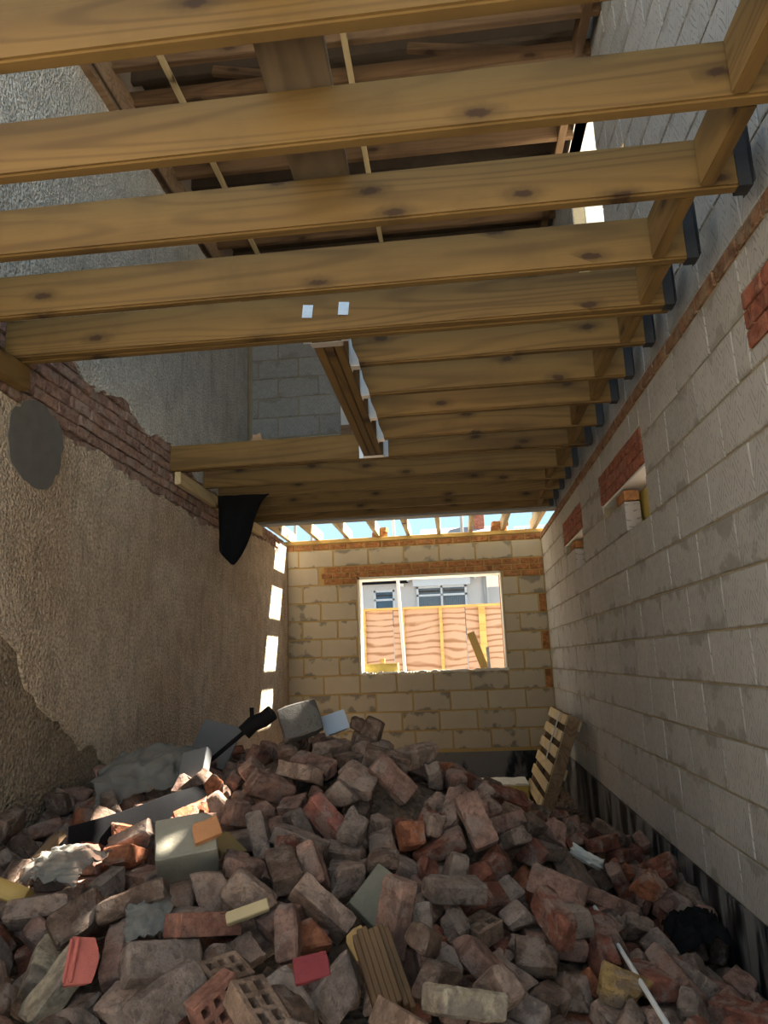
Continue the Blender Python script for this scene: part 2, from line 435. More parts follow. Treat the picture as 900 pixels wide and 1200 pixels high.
wx = core('wall_right_outer', 'x', W+.24, W+.34, 1.2, D+.3, -.5, 2.5, [(4.02, 4.30, 1.86, 2.06), (6.06, 6.28, 1.86, 2.06)], M['bricknew'])  # leaf added to keep sky light from flooding the small openings
tag(wx, 'outer brick leaf added behind the small openings to keep out sky light', kind='structure')
# upper storey, right side
OPEN_U = [(4.25, 5.15, 3.78, 5.0), (3.66, 3.95, 3.73, 3.94)]  # the small second opening is unseen, put in to let sun onto the heap
wu = core('wall_upper_right', 'x', W+.006, W+.094, .6, 7.4, 2.55, 5.55, OPEN_U, M['mortar'])
tag(wu, 'dark grey block wall of the upper storey above the joists', kind='structure')
for i in range(13):
    lay(wu, 'block', 1.2, 7.4, 2.55+i*.225, .225, .45, .16+.22*(i % 2), OPEN_U, pr, M['blockdark'], .1)
box('window_board', W+.1, W+.24, 4.2, 5.2, 3.71, 3.78, M['white'], wu)
box('window_head', W+.0, W+.26, 4.2, 5.2, 5.0, 5.04, M['white'], wu)
box('window_jamb', W+.1, W+.26, 5.15, 5.20, 3.78, 5.0, M['insulw'], wu)

# --- window wall
WIN = [(.9, 2.7, .9, 2.1)]
BRK_B = [(.44, W, 2.025, 2.25)]
wb = core('wall_back', 'y', D+.006, D+.094, -.02, W+.1, -.45, 2.555, WIN, M['mortary'])
tag(wb, 'block wall with warm light painted in and yellow mortar around the window opening', kind='structure')
pb = lambda s, z, k: ((s, D+.05-k, z), None)
offb = {10: .15, 9: .41, 8: .2, 7: .43, 6: .19, 5: .43, 4: .2, 3: .0, 2: .19, 1: .05, 0: .2}
ends = {7: .09, 5: .09, 3: .09, 1: .08}
for i in range(11):
    z = i*.225; e = ends.get(i, 0)
    lay(wb, 'block', 0, W-e, z, .225, .45, offb[i], WIN+BRK_B, pb, M['blocklit'], .1, .019, nseed=4)
    if e: inst('brick', slab_mesh('brick', e-.012, .213, .1, M['bricknew'], .004, .002, 1), wb, (W-e/2, D+.049, z+.1125))
for k in range(3):
    lay(wb, 'brick', .44, W, 2.025+.075*k, .075, .225, .02+.11*(k % 2), WIN, pb, M['bricknew'], .104, .011, .004, .002)
lay(wb, 'brick', 0, W, 2.475, .075, .225, .1, [], pb, M['bricknew'], .104, .011, .004, .002)
co = box('trim_2', -.01, W, D-.008, D+.1, -.5, -.03, M['dpm']); tag(co, 'black bitumen damp-proof band under the window wall', kind='structure')
pl_ = box('trim_3', -.05, W+.1, D-.012, D+.14, 2.556, 2.606, M['yellowwood'], bevel=.003); tag(pl_, 'yellow timber wall plate on top of the window wall', kind='structure')

# outer leaf of the window wall and the window's foam-edged opening
wo = core('wall_back_outer', 'y', D+.18, D+.28, -.3, W+.4, -.5, 2.5, [(.92, 2.68, .92, 2.08)], M['bricknew'])
tag(wo, 'outer brick leaf of the window wall seen in the window reveal', kind='structure')
bm = bmesh.new()
q = random.Random(8)
def crumb(a, b, n, lo, hi):
    for k in range(n):
        t = k/(n-1); p = Vector(a).lerp(Vector(b), t); r = q.uniform(lo, hi)
        bx(bm, p.x-r*1.4, p.x+r*1.4, p.y-.02, p.y+.07, p.z-r, p.z+r)
bx(bm, .9, 2.7, D+.02, D+.24, .9, .915); bx(bm, .9, .925, D+.0, D+.26, .9, 2.1)
bx(bm, 2.685, 2.7, D+.0, D+.26, .9, 2.1); bx(bm, .9, 2.7, D+.0, D+.26, 2.072, 2.1)
crumb((.92, D+.02, .912), (2.69, D+.02, .912), 46, .006, .02)
w1 = obj('window_1', bm, M['insulw']); tag(w1, 'unglazed window opening edged with pale foam and mortar crumbs', kind='structure')

# --- left wall: pebbledash coats over old brick
wl = core('wall_left', 'x', -.32, -.034, Y0, D+.1, -.45, 2.60, [], M['mortarp'])
tag(wl, 'old brick wall with pebbledash render, bare brick band and stripped base coat', kind='structure')
lo_edge = [(Y0, 2.40), (2.6, 2.40), (3.09, 2.375), (3.22, 2.425), (3.31, 2.387), (3.52, 2.342), (3.80, 2.327), (3.98, 2.375), (4.18, 2.318), (4.42, 2.315),
           (4.67, 2.285), (4.93, 2.302), (5.38, 2.285), (5.75, 2.25), (6.06, 2.28), (6.45, 2.36), (7.2, 2.42), (7.9, 2.45), (8.3, 2.36), (8.45, 2.56), (D, 2.56)]
base_edge = [(3.02, 1.31), (3.108, 1.249), (3.19, 1.204), (3.27, 1.153), (3.318, 1.032), (3.352, .978), (3.427, .946), (3.479, .881), (3.559, .841), (3.675, .802),
             (3.822, .70), (3.893, .625), (4.032, .641), (4.12, .55), (4.305, .476), (4.7, .25), (5.0, -.1), (5.1, -.45)]
jl = jag(lo_edge, .022, .045, rnd); jb = jag([(Y0, 2.0), (2.2, 1.6)]+base_edge, .016, .05, rnd)
bm = bmesh.new(); poly_slab(bm, jl + [(D, -.45)] + jb[::-1], 'x', -.030, 0.0)
obj('render_coat', bm, M['dashlow'], wl)['label'] = 'pebbledash coat stained brown'
bm = bmesh.new(); poly_slab(bm, [(Y0, 2.2)] + [(a+.12, b+.12) for a, b in base_edge[:-1]] + [(5.4, -.45), (Y0, -.45)], 'x', -.05, -.017)
obj('base_coat', bm, M['basecoat'], wl)['label'] = 'dark bare base coat where render fell off'
bm = bmesh.new(); pp = [(3.158, 2.401), (3.25, 2.44), (3.359, 2.429), (3.45, 2.40), (3.508, 2.359), (3.53, 2.26), (3.512, 2.164), (3.443, 2.036), (3.36, 1.99), (3.294, 1.981), (3.2, 2.0), (3.131, 2.036), (3.07, 2.09), (3.046, 2.184), (3.06, 2.31), (3.158, 2.401)]
poly_slab(bm, jag(pp, .012, .04, rnd)[:-1], 'x', -.02, .006); obj('cement_patch', bm, M['cement'], wl)['label'] = 'smooth dark grey cement patch'
# upper render
up_edge = [(1.0, 2.80), (2.9, 2.78), (3.643, 2.80), (3.786, 2.737), (4.017, 2.767), (4.236, 2.821), (4.422, 2.743), (4.576, 2.70), (4.8, 2.74), (5.048, 2.766), (5.6, 2.60), (6.2, 2.60), (7.02, 2.60)]
ju = jag(up_edge, .022, .05, rnd)
wlu = core('wall_upper_left', 'x', -.32, -.034, 1.0, 7.3, 2.60, 5.4, [], M['mortarp']); tag(wlu, 'grey pebbledash wall rising through the joists to the attic', kind='structure')
bm = bmesh.new(); poly_slab(bm, [(7.02, 4.95), (1.0, 4.95)] + ju, 'x', -.030, 0.0); obj('render_coat', bm, M['dashup'], wlu)
# bare bricks between the two coats
bp_ = lambda s, z, k: ((-.064+k, s, z), (0, 0, R(-90)))
for k in range(8):
    z = 2.235+.075*k
    lay(wl if z < 2.56 else wlu, 'brick', 2.5, 8.7 if z < 2.56 else 6.4, z, .075, .225, .11*(k % 2), [], bp_, M['brickwall'], .09, .013, .014, .006, 6)

# --- back wall of the upper storey on its steel beam
OPEN_B = [(1.0, 1.12, 3.40, 3.90)]
wub = core('wall_upper_back', 'y', 7.106, 7.194, -.034, W, 2.78, 5.4, OPEN_B, M['mortar'])
tag(wub, 'dark grey upper block wall seen through the stair opening', kind='structure')
for i in range(11):
    lay(wub, 'block', .02, W, 2.78+i*.225, .225, .45, .1+.22*(i % 2), OPEN_B, lambda s, z, k: ((s, 7.15-k, z), None), M['blockdark'], .1)
box('slot_fill', 1.0, 1.12, 7.12, 7.18, 3.55, 3.90, M['white'], wub); box('window_board', 1.0, 1.12, 7.11, 7.20, 3.40, 3.55, M['oldwood'], wub)  # white fill added: stands for the bright slot and stops the sun
sb = empty('steel_beam', (W/2, 7.36, 2.66)); tag(sb, 'grey primed steel beam carrying the upper wall past the last joist', 'beam')
for (n_, z0, z1, hw) in (('flange', 2.545, 2.56, .075), ('web', 2.56, 2.755, .006), ('flange', 2.755, 2.77, .075)):
    o = box(n_, -.05, W, 7.36-hw, 7.36+hw, z0, z1, M['steelgrey']); o.parent = sb; o.location -= Vector((W/2, 7.36, 2.66))

# --- attic over the upper storey
ce = box('ceiling', -.3, W+.3, 2.6, 7.3, 5.40, 5.44, M['dark']); tag(ce, 'roof sheet over the attic timbers, coloured dark like an unlit void', kind='structure')  # darkness of the unlit roof void is put into the sheet's colour
def board(name, L, w, h, mat, parent=None, loc=(0, 0, 0), rot=(0, 0, 0), bevel=.004, wav=0):
    bm = bmesh.new(); bx(bm, -L/2, L/2, -w/2, w/2, -h/2, h/2)
    bmesh.ops.bevel(bm, geom=bm.edges[:], offset=bevel, segments=2, affect='EDGES')
    return obj(name, bm, mat, parent, loc, rot)
ords = ['first', 'second', 'third', 'fourth', 'fifth', 'sixth', 'seventh', 'eighth', 'ninth', 'tenth', 'eleventh', 'twelfth', 'thirteenth', 'fourteenth', 'fifteenth', 'sixteenth', 'seventeenth', 'eighteenth', 'nineteenth', 'twentieth']
for i, y in enumerate((3.78, 4.10, 4.86, 5.86, 6.6)):
    o = board('attic_joist', 3.25, .047, .12, M['joist'], None, (1.60, y, 5.02)); o.data.materials[0] = M['attic']; tag(o, 'brown attic joist high above the stair opening, %s from the front' % ords[i], 'joist', 'attic joists')
for i, x in enumerate((.41, 1.61)):
    o = board('ceiling_batten', 3.4, .038, .038, M['pine'], None, (x, 5.35, 4.94), (0, 0, R(90))); tag(o, 'thin pale batten running under the attic joists, %s from the pebbledash wall' % ords[i], 'batten', 'attic battens')
for i, y in enumerate((3.6, 4.2, 4.8, 5.4, 6.0, 6.6)):
    rf = board('attic_rafter', 3.4, .047, .12, M['dark'], None, (1.6, y, 5.32)); tag(rf, 'dark roof rafter in the attic, %s from the front' % ords[i], 'rafter', 'attic rafters')
for i, (x0, x1, y) in enumerate(((2.0, 3.0, 4.145), (2.2, 2.9, 4.905), (.6, 1.4, 4.145))):
    L = math.hypot(x1-x0, .2); rf = board('attic_brace', L, .038, .07, M['attic'], None, ((x0+x1)/2, y, 5.15), (0, math.atan2(.18, x1-x0), 0)); tag(rf, 'slanting brace between attic joist and roof, %s of three' % ords[i], 'brace', 'attic braces')
bm = bmesh.new(); poly_slab(bm, jag([(3.3, 4.72), (3.9, 4.70), (4.5, 4.76), (5.0, 4.80), (5.6, 4.76), (6.2, 4.92), (7.0, 4.92)], .02, .1, rnd) + [(7.0, 5.0), (3.3, 5.0)], 'x', -.02, .05)
o = obj('wall_plate', bm, M['oldwood']); tag(o, 'rough brown wall plate with a wavy edge on top of the grey pebbledash', 'wall plate')
o = board('edge_beam', 3.6, .06, .14, M['attic'], None, (W-.09, 5.3, 5.02), (0, 0, R(90))); tag(o, 'brown attic edge timber along the upper block wall', 'timber')

# --- joists overhead
JH = .195
def joist(y, x0, x1, label, hang=True, mat='joist'):
    r = board('timber_joist', x1-x0, .047, JH, M[mat], None, ((x0+x1)/2, y-.0235, 2.55+JH/2), (0, 0, 0), .008)
    tag(r, label, 'joist', 'floor joists')
    if hang:
        bm = bmesh.new(); e = (x1-x0)/2
        for s in (-1, 1):
            bx(bm, e-.042, e+.004, s*.026-.002, s*.026+.002, -JH/2, JH/2+.03)
        bx(bm, e-.042, e+.004, -.028, .028, -JH/2-.004, -JH/2-.0005)
        bx(bm, e+.0005, e+.0035, -.05, .05, -JH/2, JH/2+.03)
        obj('joist_hanger', bm, M['hanger'], r)['label'] = 'black steel joist hanger'
    return r
JY = [1.43, 1.82, 2.22, 2.645, 3.02, 3.072, 3.41, 3.83, 4.215, 4.66, 5.085, 5.138, 5.68, 6.07, 6.45, 6.85, 7.2]
JL = ['first timber joist overhead, a big dark knot near its middle, board lying on it', 'second timber joist overhead, small knots in a row on its face',
      'third timber joist overhead, smooth face under the end of the board', 'fourth timber joist overhead, long crack and slanting knots on its face',
      'front ply of the doubled joist before the stair opening, two metal plates nailed on', 'rear ply of the doubled joist before the stair opening, trimmer hung from it',
      'first short joist hung from the side of the trimmer', 'second short joist hung from the side of the trimmer', 'third short joist hung from the side of the trimmer, sunlit patch', 'fourth short joist hung from the side of the trimmer',
      'speckled front ply of the doubled joist behind the stair opening', 'rear ply of the doubled joist behind the stair opening',
      'first full joist past the stair opening', 'second full joist past the stair opening, black sheet hung before it', 'third full joist past the stair opening', 'fourth full joist past the stair opening', 'last full joist against the steel beam']
joists = []
for i, y in enumerate(JY):
    x0 = 1.64 if 6 <= i <= 9 else (.0 if i < 10 else (-.02 if i < 12 else .03))
    x1 = (3.165, 3.13, 3.165, 3.13, 3.15, 3.15)[i] if i < 6 else 3.165
    joists.append(joist(y, x0, x1, JL[i], i != 5 and i != 11))
for x in (1.50, 1.67):
    bm = bmesh.new(); bx(bm, -.024, .024, -.0015, .0015, -.032, .032)
    for a in (-.014, .014):
        for b in (-.02, 0, .02): bx(bm, a-.003, a+.003, -.004, 0, b-.003, b+.003)
    c = joists[4].matrix_basis.to_translation()
    obj('nail_plate', bm, M['steel'], joists[4], (x-c.x, -.0255, .012), (0, R(6), 0))['label'] = 'bright metal nail plate'
# noggins
for i in range(16):
    if i in (4, 10): continue
    a, b = JY[i], JY[i+1]-.047
    if b-a < .1: continue
    x = 2.985 + .022*(1 if i % 2 else -1) + .015
    n_ = board('noggin', b-a-.008, .047, JH-.012, M['joist'], None, (x, (a+b)/2, 2.55+JH/2-.002), (0, 0, R(90)), .004)
    tag(n_, 'short timber noggin between joists by the block wall, %s from the front' % ords[i if i < 4 else (i-1 if i < 10 else i-2)], 'noggin', 'noggins between the joists')
for i, y in enumerate((1.03, .63, .23, -.17, -.57)):      # floor carried on unseen to the open front, added to shade visible joists
    joist(y, 0, 3.165, 'unseen timber joist added before the first one in view, %s towards the open front' % ords[i], False)
# trimmer of three plies across the stair opening
tr = empty('trimmer_beam', (1.567, 4.05, 2.55)); tag(tr, 'three-ply timber trimmer running from the doubled joist to the speckled joist', 'beam')
TL = (JY[10]-.047) - JY[5] - .006; TM = ((JY[10]-.047)+JY[5])/2 - 4.05
for k in range(3):
    board('ply_board', TL, .045, JH, M['joist'], tr, ((k-1)*.049, TM, JH/2), (0, 0, R(90)), .004)
def hanger(parent, x, y, width, rot):
    bm = bmesh.new()
    bx(bm, -.002, .046, -width/2, width/2, -.006, -.002)
    for s in (-1, 1):
        vs = [(-.002, s*width/2, -.004), (.046, s*width/2, -.004), (.040, s*width/2, .03), (.012, s*width/2, .10), (.004, s*width/2, .15), (-.002, s*width/2, .15)]
        a = [bm.verts.new(v) for v in vs]; b = [bm.verts.new((v[0], v[1]+s*.0025, v[2])) for v in vs]
        bm.faces.new(a); bm.faces.new(b[::-1])
        for i in range(6): bm.faces.new((a[i], b[i], b[(i+1) % 6], a[(i+1) % 6]))
        bx(bm, -.003, .001, s*width/2, s*(width/2+.035), -.004, .15)
    bmesh.ops.recalc_face_normals(bm, faces=bm.faces[:])
    obj('joist_hanger', bm, M['steel'], parent, (x, y, 0), rot)['label'] = 'shiny galvanised joist hanger'
for i in range(6, 10): hanger(tr, .0755, JY[i]-.0235-4.05, .05, (0, 0, 0))
hanger(tr, 0, TM-TL/2-.002, .15, (0, 0, R(90))); hanger(tr, 0, TM+TL/2+.002, .15, (0, 0, R(-90)))
# loose board lying on the joists, ledgers on the pebbledash wall
o = board('scaffold_board', 1.5, .20, .038, M['greywood'], None, (1.735, 1.52, 2.55+JH+.021), (0, 0, R(91.5))); tag(o, 'loose grey-brown board lying across the first three joists', 'board')
o = board('wall_ledger', 2.35, .047, .10, M['pine'], None, (.03, 6.25, 2.496), (0, 0, R(90))); tag(o, 'timber ledger on the pebbledash wall under the far joist ends', 'timber')
o = board('wall_ledger', 1.9, .06, .12, M['joist'], None, (.035, 2.15, 2.488), (0, 0, R(90))); tag(o, 'timber ledger on the pebbledash wall under the first joists', 'timber')
# flat-roof joists of the extension behind the last floor joist, and an unseen deck put over them to block sun
for i, x in enumerate((.03, .40, .79, 1.18, 1.57, 1.96, 2.36, 2.76, 3.15)):
    o = board('roof_joist', 1.62, .047, .145, M['pine'], None, (x, 8.26, 2.607+.0725), (0, 0, R(90)))
    tag(o, 'pale roof joist against the sky above the window wall, %s from the pebbledash wall' % ords[i], 'joist', 'roof joists against the sky')
o = box('assumed_roof_deck', -.05, W+.05, 7.2, 8.33, 2.754, 2.775, M['yellowwood']); tag(o, 'unseen roof deck assumed over the roof joists to bound the sun patches', kind='structure')
# three bricks left on the wall plate
o = None

# ---------------------------------------------------------------- seen through the window and over the wall
fe = empty('site_hoarding', (1.5, 12.0, -.5)); tag(fe, 'reddish plywood hoarding with yellow studs seen through the window', 'fence')
def fpart(n_, x0, x1, y0, y1, z0, z1, m, ply=False):
    o = box(n_, x0, x1, y0, y1, z0, z1, M[m], None); o.parent = fe; o.location -= Vector((1.5, 12.0, -.5)); return o
for k in range(6): fpart('plywood_sheet', -2.6+k*1.22, -2.6+(k+1)*1.22-.012, 12.0, 12.018, -.45, 1.90, 'ply')
for x in (-2.0, -1.4, -.75, -.1, .56, 1.22, 1.86, 2.52, 3.2, 3.8, 4.4): fpart('stud', x-.025, x+.025 + (.06 if x == 2.52 else 0), 11.95, 11.999, -.45, 1.90, 'yellowwood')
fpart('rail', -2.6, 4.7, 11.94, 12.02, 1.901, 1.94, 'yellowwood'); fpart('rail', -2.6, 4.7, 11.955, 11.999, -.2, -.11, 'yellowwood')

ho = empty('bungalow', (1.5, 22.0, -.55)); tag(ho, 'grey rendered bungalow with a bay window beyond the hoarding', 'house')
HO = Vector((1.5, 22.0, -.55))
def hbox(n_, x0, x1, y0, y1, z0, z1, m, par=None):
    o = box(n_, x0, x1, y0, y1, z0, z1, m); o.parent = par or ho
    o.location -= HO
    if par is not None: o.location -= par.location
    return o
bm = bmesh.new()
for (a, b, c, d) in cut([(-4.0, 3.13, -.5, 3.62)], [(-.4, .25, 2.05, 3.25), (.95, 2.5, 1.7, 3.42)]): bx(bm, a, b, 22.0, 22.25, c, d)
o = obj('wall', bm, M['houserender']); o.parent = ho; o.location = -HO
_g = NT('window_glass', .04); _g.b.inputs['Base Color'].default_value = (.30, .42, .52, 1); _g.b.inputs['Transmission Weight'].default_value = .85; M['glass'] = _g.m
def hwin(x0, x1, z0, z1, n, tr, y=22.0):
    f = hbox('window', x0, x1, y+.02, y+.10, z0, z0+.06, M['upvc'])
    for (a, b, c, d) in [(x0, x1, z1-.06, z1), (x0, x0+.06, z0, z1), (x1-.06, x1, z0, z1), (x0, x1, tr-.03, tr+.03)] + [(x0+(x1-x0)*k/n-.03, x0+(x1-x0)*k/n+.03, z0, z1) for k in range(1, n)]:
        hbox('window_bar', a, b, y+.0, y+.09, c, d, M['upvc'], f)
    for k in range(n):
        a, b = x0+(x1-x0)*k/n+.06, x0+(x1-x0)*(k+1)/n-.06
        hbox('pane', a, b, y+.06, y+.066, z0+.06, tr-.03, M['glass'], f); hbox('pane', a, b, y+.06, y+.066, tr+.03, z1-.06, M['glass'], f)
        hbox('vent_bar', a, b, y+.02, y+.05, (tr+z1)/2-.03, (tr+z1)/2+.0, M['dark'], f)
    bm = bmesh.new()
    for k in range(24):
        a = x0+(x1-x0)*k/24; bx(bm, a+.004, a+(x1-x0)/24-.004, y+.16+.012*(k % 2), y+.18+.012*(k % 2), z0, z1)
    o = obj('curtain', bm, M['upvc']); o.parent = ho; o.location = -HO
hwin(-.4, .25, 2.05, 3.25, 1, 2.95); hwin(.95, 2.5, 1.7, 3.30, 2, 3.02, 21.9)
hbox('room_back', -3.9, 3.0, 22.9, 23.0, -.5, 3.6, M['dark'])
hbox('bay_fascia', .85, 2.62, 21.75, 22.0, 3.30, 3.56, M['upvc'])
for x in (1.25, 1.70, 2.15): hbox('rafter_tail', x-.05, x+.05, 21.7, 22.0, 3.60, 3.80, M['upvc'])
for s, x in ((-1, .78), (1, 2.68)):
    o = hbox('bay_bracket', x-.16, x+.16, 21.72, 21.98, 3.54, 3.66, M['upvc']); o.rotation_euler = (0, s*.6, 0)
hbox('gutter', -4.0, .7, 21.85, 21.97, 3.44, 3.50, M['black']); hbox('downpipe', 3.02, 3.1, 21.9, 21.98, 0, 3.6, M['steelgrey']); hbox('wall_lamp', .36, .55, 21.85, 22.0, 3.32, 3.42, M['insulw'])
bm = bmesh.new()
pts = [(21.6, 3.55), (26.0, 5.75), (30.4, 3.55), (30.4, 3.65), (26.0, 5.86), (21.6, 3.64)]
poly_slab(bm, pts, 'x', 1.0, 4.2); o = obj('roof', bm, M['roofing']); o.parent = ho; o.location = -HO
bm = bmesh.new(); poly_slab(bm, [(21.6, 3.55), (23.4, 3.95), (23.4, 4.0), (21.6, 3.62)], 'x', -4.2, 1.0); o = obj('porch_roof', bm, M['roofing']); o.parent = ho; o.location = -HO
ch = hbox('chimney', 2.98, 3.36, 25.7, 26.3, 5.2, 7.1, M['brickred'])
hbox('chimney_pot', 3.1, 3.25, 25.9, 26.05, 7.1, 7.5, M['brickred'], ch)
ga = box('garage', 3.2, 6.2, 23.0, 28, -.5, 3.3, M['upvc']); tag(ga, 'pale garage wall beside the bungalow', 'garage')
bal = empty('white_railing', (5.1, 25, 5.2)); tag(bal, 'white railing with thin balusters above the roof line', 'railing')
for (z0, z1) in ((.02, .06), (.36, .42)):
    bm = bmesh.new(); bx(bm, -.75, .75, -.03, .03, z0, z1); obj('rail', bm, M['upvc'], bal)
me_b = None
for k in range(13):
    if me_b is None:
        bm = bmesh.new(); bx(bm, -.022, .022, -.02, .02, .06, .36); o = obj('baluster', bm, M['upvc'], bal); me_b = o.data; o.location = (-.7, 0, 0)
    else: inst('baluster', me_b, bal, (-.7+k*1.4/12, 0, 0))
bx_ = box('roof_parapet', 4.25, 5.9, 24.9, 25.4, 3.3, 5.2, M['houserender']); tag(bx_, 'pale upper wall under the white railing', 'wall')
for i, (x, z0) in enumerate(((-.28, -.56), (-.02, -.56), (.49, 2.46), (1.27, -.56), (2.28, 2.46), (2.93, 2.46), (3.36, -.56))):
    bm = bmesh.new(); tube(bm, [(0, 0, z0), (.0+.022*(x == 1.27)*-1, 0, 4.6)] if x != 1.27 else [(.115, 0, z0), (-.085, 0, 4.6)], .024, 10)
    o = obj('scaffold_pole', bm, M['upvc'] if x == 1.27 else M['steelgrey'], None, (x, 10.5, 0), smooth=True)
    tag(o, 'white scaffold pole crossing the window opening in front of the hoarding' if x == 1.27 else 'upright grey scaffold pole against the sky, %s from the pebbledash side' % ords[i], 'pole', 'scaffold poles')
bm = bmesh.new(); tube(bm, [(-.6, 0, 0), (3.8, 0, 0)], .024, 10); o = obj('scaffold_tube', bm, M['steelgrey'], None, (0, 10.4535, 2.45), smooth=True); tag(o, 'level scaffold tube that carries the short uprights behind the window wall', 'pole')

# things standing in the window opening
o = board('insulation_offcut', .40, .12, .11, M['insul'], None, (1.17, D+.13, .972), (0, 0, R(-4))); tag(o, 'pale yellow block lying on the window sill', 'offcut')
o = board('timber_offcut', .06, .06, .06, M['pine'], None, (1.17, D+.15, 1.06)); tag(o, 'tiny wood cube on the pale yellow block', 'offcut')
o = board('leaning_plank', .49, .035, .095, M['yellowwood'], None, (2.36, D+.16, 1.135), (0, R(71), 0)); tag(o, 'yellow plank leaning in the window opening', 'plank')
o = board('leaning_strip', .27, .03, .035, M['white'], None, (2.48, D+.13, 1.045), (0, R(88), 0)); tag(o, 'short white strip standing beside the yellow plank', 'strip')
for i, (x, z, a) in enumerate(((1.20, 2.607, .1), (1.245, 2.668, -.3), (2.71, 2.607, .0), (2.73, 2.669, .2))):
    o = inst('wall_brick', slab_mesh('wall_brick', .2 if i != 1 else .11, .06, .095, M['bricknew'], .004, .003, 2), None, (x, D+.06, z+.031), (0, 0, a))
    tag(o, ['yellow brick left on the wall plate', 'half brick on top of the yellow brick on the wall plate', 'brown brick on the wall plate near the block wall', 'upper brown brick on the wall plate near the block wall'][i], 'brick')

# ---------------------------------------------------------------- the rubble heap
def brick_mesh(name, L, Wd, H, seed, cuts=0, wear=.004, n=(8, 4, 3), crush=0.0):
    """a worn, chipped or broken brick: a subdivided box with rubbed arrises, broken by up to three planes"""
    q = random.Random(seed); bm = bmesh.new()
    nx, ny, nz = n
    def grid(fixed, a, b, f):
        pass
    bmesh.ops.create_cube(bm, size=1.0)
    for v in bm.verts: v.co = Vector((v.co.x*L, v.co.y*Wd, v.co.z*H))
    for k in range(cuts):
        if k == 0 and crush:       # a ragged break across the brick
            nrm = Vector((1, q.uniform(-.6, .6), q.uniform(-.45, .45))).normalized(); p = Vector((L*(.5-crush), 0, 0))
        else:
            s = Vector((q.choice((-1, 1)), q.choice((-1, 1)), q.choice((-1, 1))))
            nrm = Vector((s.x*q.uniform(.3, 1)/L, s.y*q.uniform(.3, 1)/Wd, s.z*q.uniform(.3, 1)/H)).normalized()
            p = Vector((s.x*L/2, s.y*Wd/2, s.z*H/2)) - nrm*q.uniform(.012, .03)
        r = bmesh.ops.bisect_plane(bm, geom=bm.verts[:]+bm.edges[:]+bm.faces[:], plane_co=p, plane_no=nrm, clear_outer=True)
        ed = [e for e in r['geom_cut'] if isinstance(e, bmesh.types.BMEdge)]
        if ed: bmesh.ops.contextual_create(bm, geom=ed)
    bmesh.ops.recalc_face_normals(bm, faces=bm.faces[:])
    bmesh.ops.bevel(bm, geom=bm.edges[:], offset=wear*1.3, segments=1, affect='EDGES', clamp_overlap=True)
    for k, cnt in ((0, nx), (1, ny), (2, nz)):
        lo = min(v.co[k] for v in bm.verts); hi = max(v.co[k] for v in bm.verts)
        for i in range(1, cnt):
            nn = Vector((0, 0, 0)); nn[k] = 1; pp = Vector((0, 0, 0)); pp[k] = lo+(hi-lo)*i/cnt
            bmesh.ops.bisect_plane(bm, geom=bm.verts[:]+bm.edges[:]+bm.faces[:], plane_co=pp, plane_no=nn)
    bmesh.ops.remove_doubles(bm, verts=bm.verts[:], dist=.0012)
    off = Vector((q.uniform(0, 50), q.uniform(0, 50), q.uniform(0, 50)))
    bm.normal_update()
    for v in bm.verts:
        d = noise.noise(v.co*24+off)*.7 + noise.noise(v.co*62+off)*.6
        edge = any(f.calc_area() < 1.2e-4 for f in v.link_faces)
        chip = max(0, noise.noise(v.co*17+off*1.7)-.18)*3.2 if edge else 0      # bites out of the arrises
        v.co += v.normal*(d*wear*(1.5 if edge else .8) - wear*(.35*edge + 1.5*chip))
    c = sum((v.co for v in bm.verts), Vector())/len(bm.verts)
    mn = Vector([min(v.co[k] for v in bm.verts) for k in range(3)]); mx = Vector([max(v.co[k] for v in bm.verts) for k in range(3)])
    for v in bm.verts: v.co -= (mn+mx)/2
    me = bpy.data.meshes.new(name); bm.normal_update(); bm.to_mesh(me); bm.free()
    me.materials.append(M['brick']); me.shade_smooth()
    try: me.set_sharp_from_angle(angle=R(32))
    except Exception: pass
    return me

VAR = []      # (kind, mesh): whole bricks, halves, three-quarter bats, broken lumps
for k in range(8): VAR.append(('whole brick', brick_mesh('whole_brick', .220, .104, .068, 100+k, k % 3, .0055)))
for k in range(7): VAR.append(('half brick', brick_mesh('half_brick', .220, .104, .068, 200+k, 1 + k % 3, .006, (5, 4, 3), .42+.03*k)))
for k in range(5): VAR.append(('three-quarter brick', brick_mesh('brick_bat', .220, .104, .068, 300+k, 1 + k % 3, .006, (6, 4, 3), .24+.02*k)))
for k in range(6): VAR.append(('broken lump', brick_mesh('brick_lump', .125-.008*k, .10-.006*(k % 3), .075-.005*(k % 2), 400+k, 3, .0075, (5, 4, 3), .12+.06*k)))
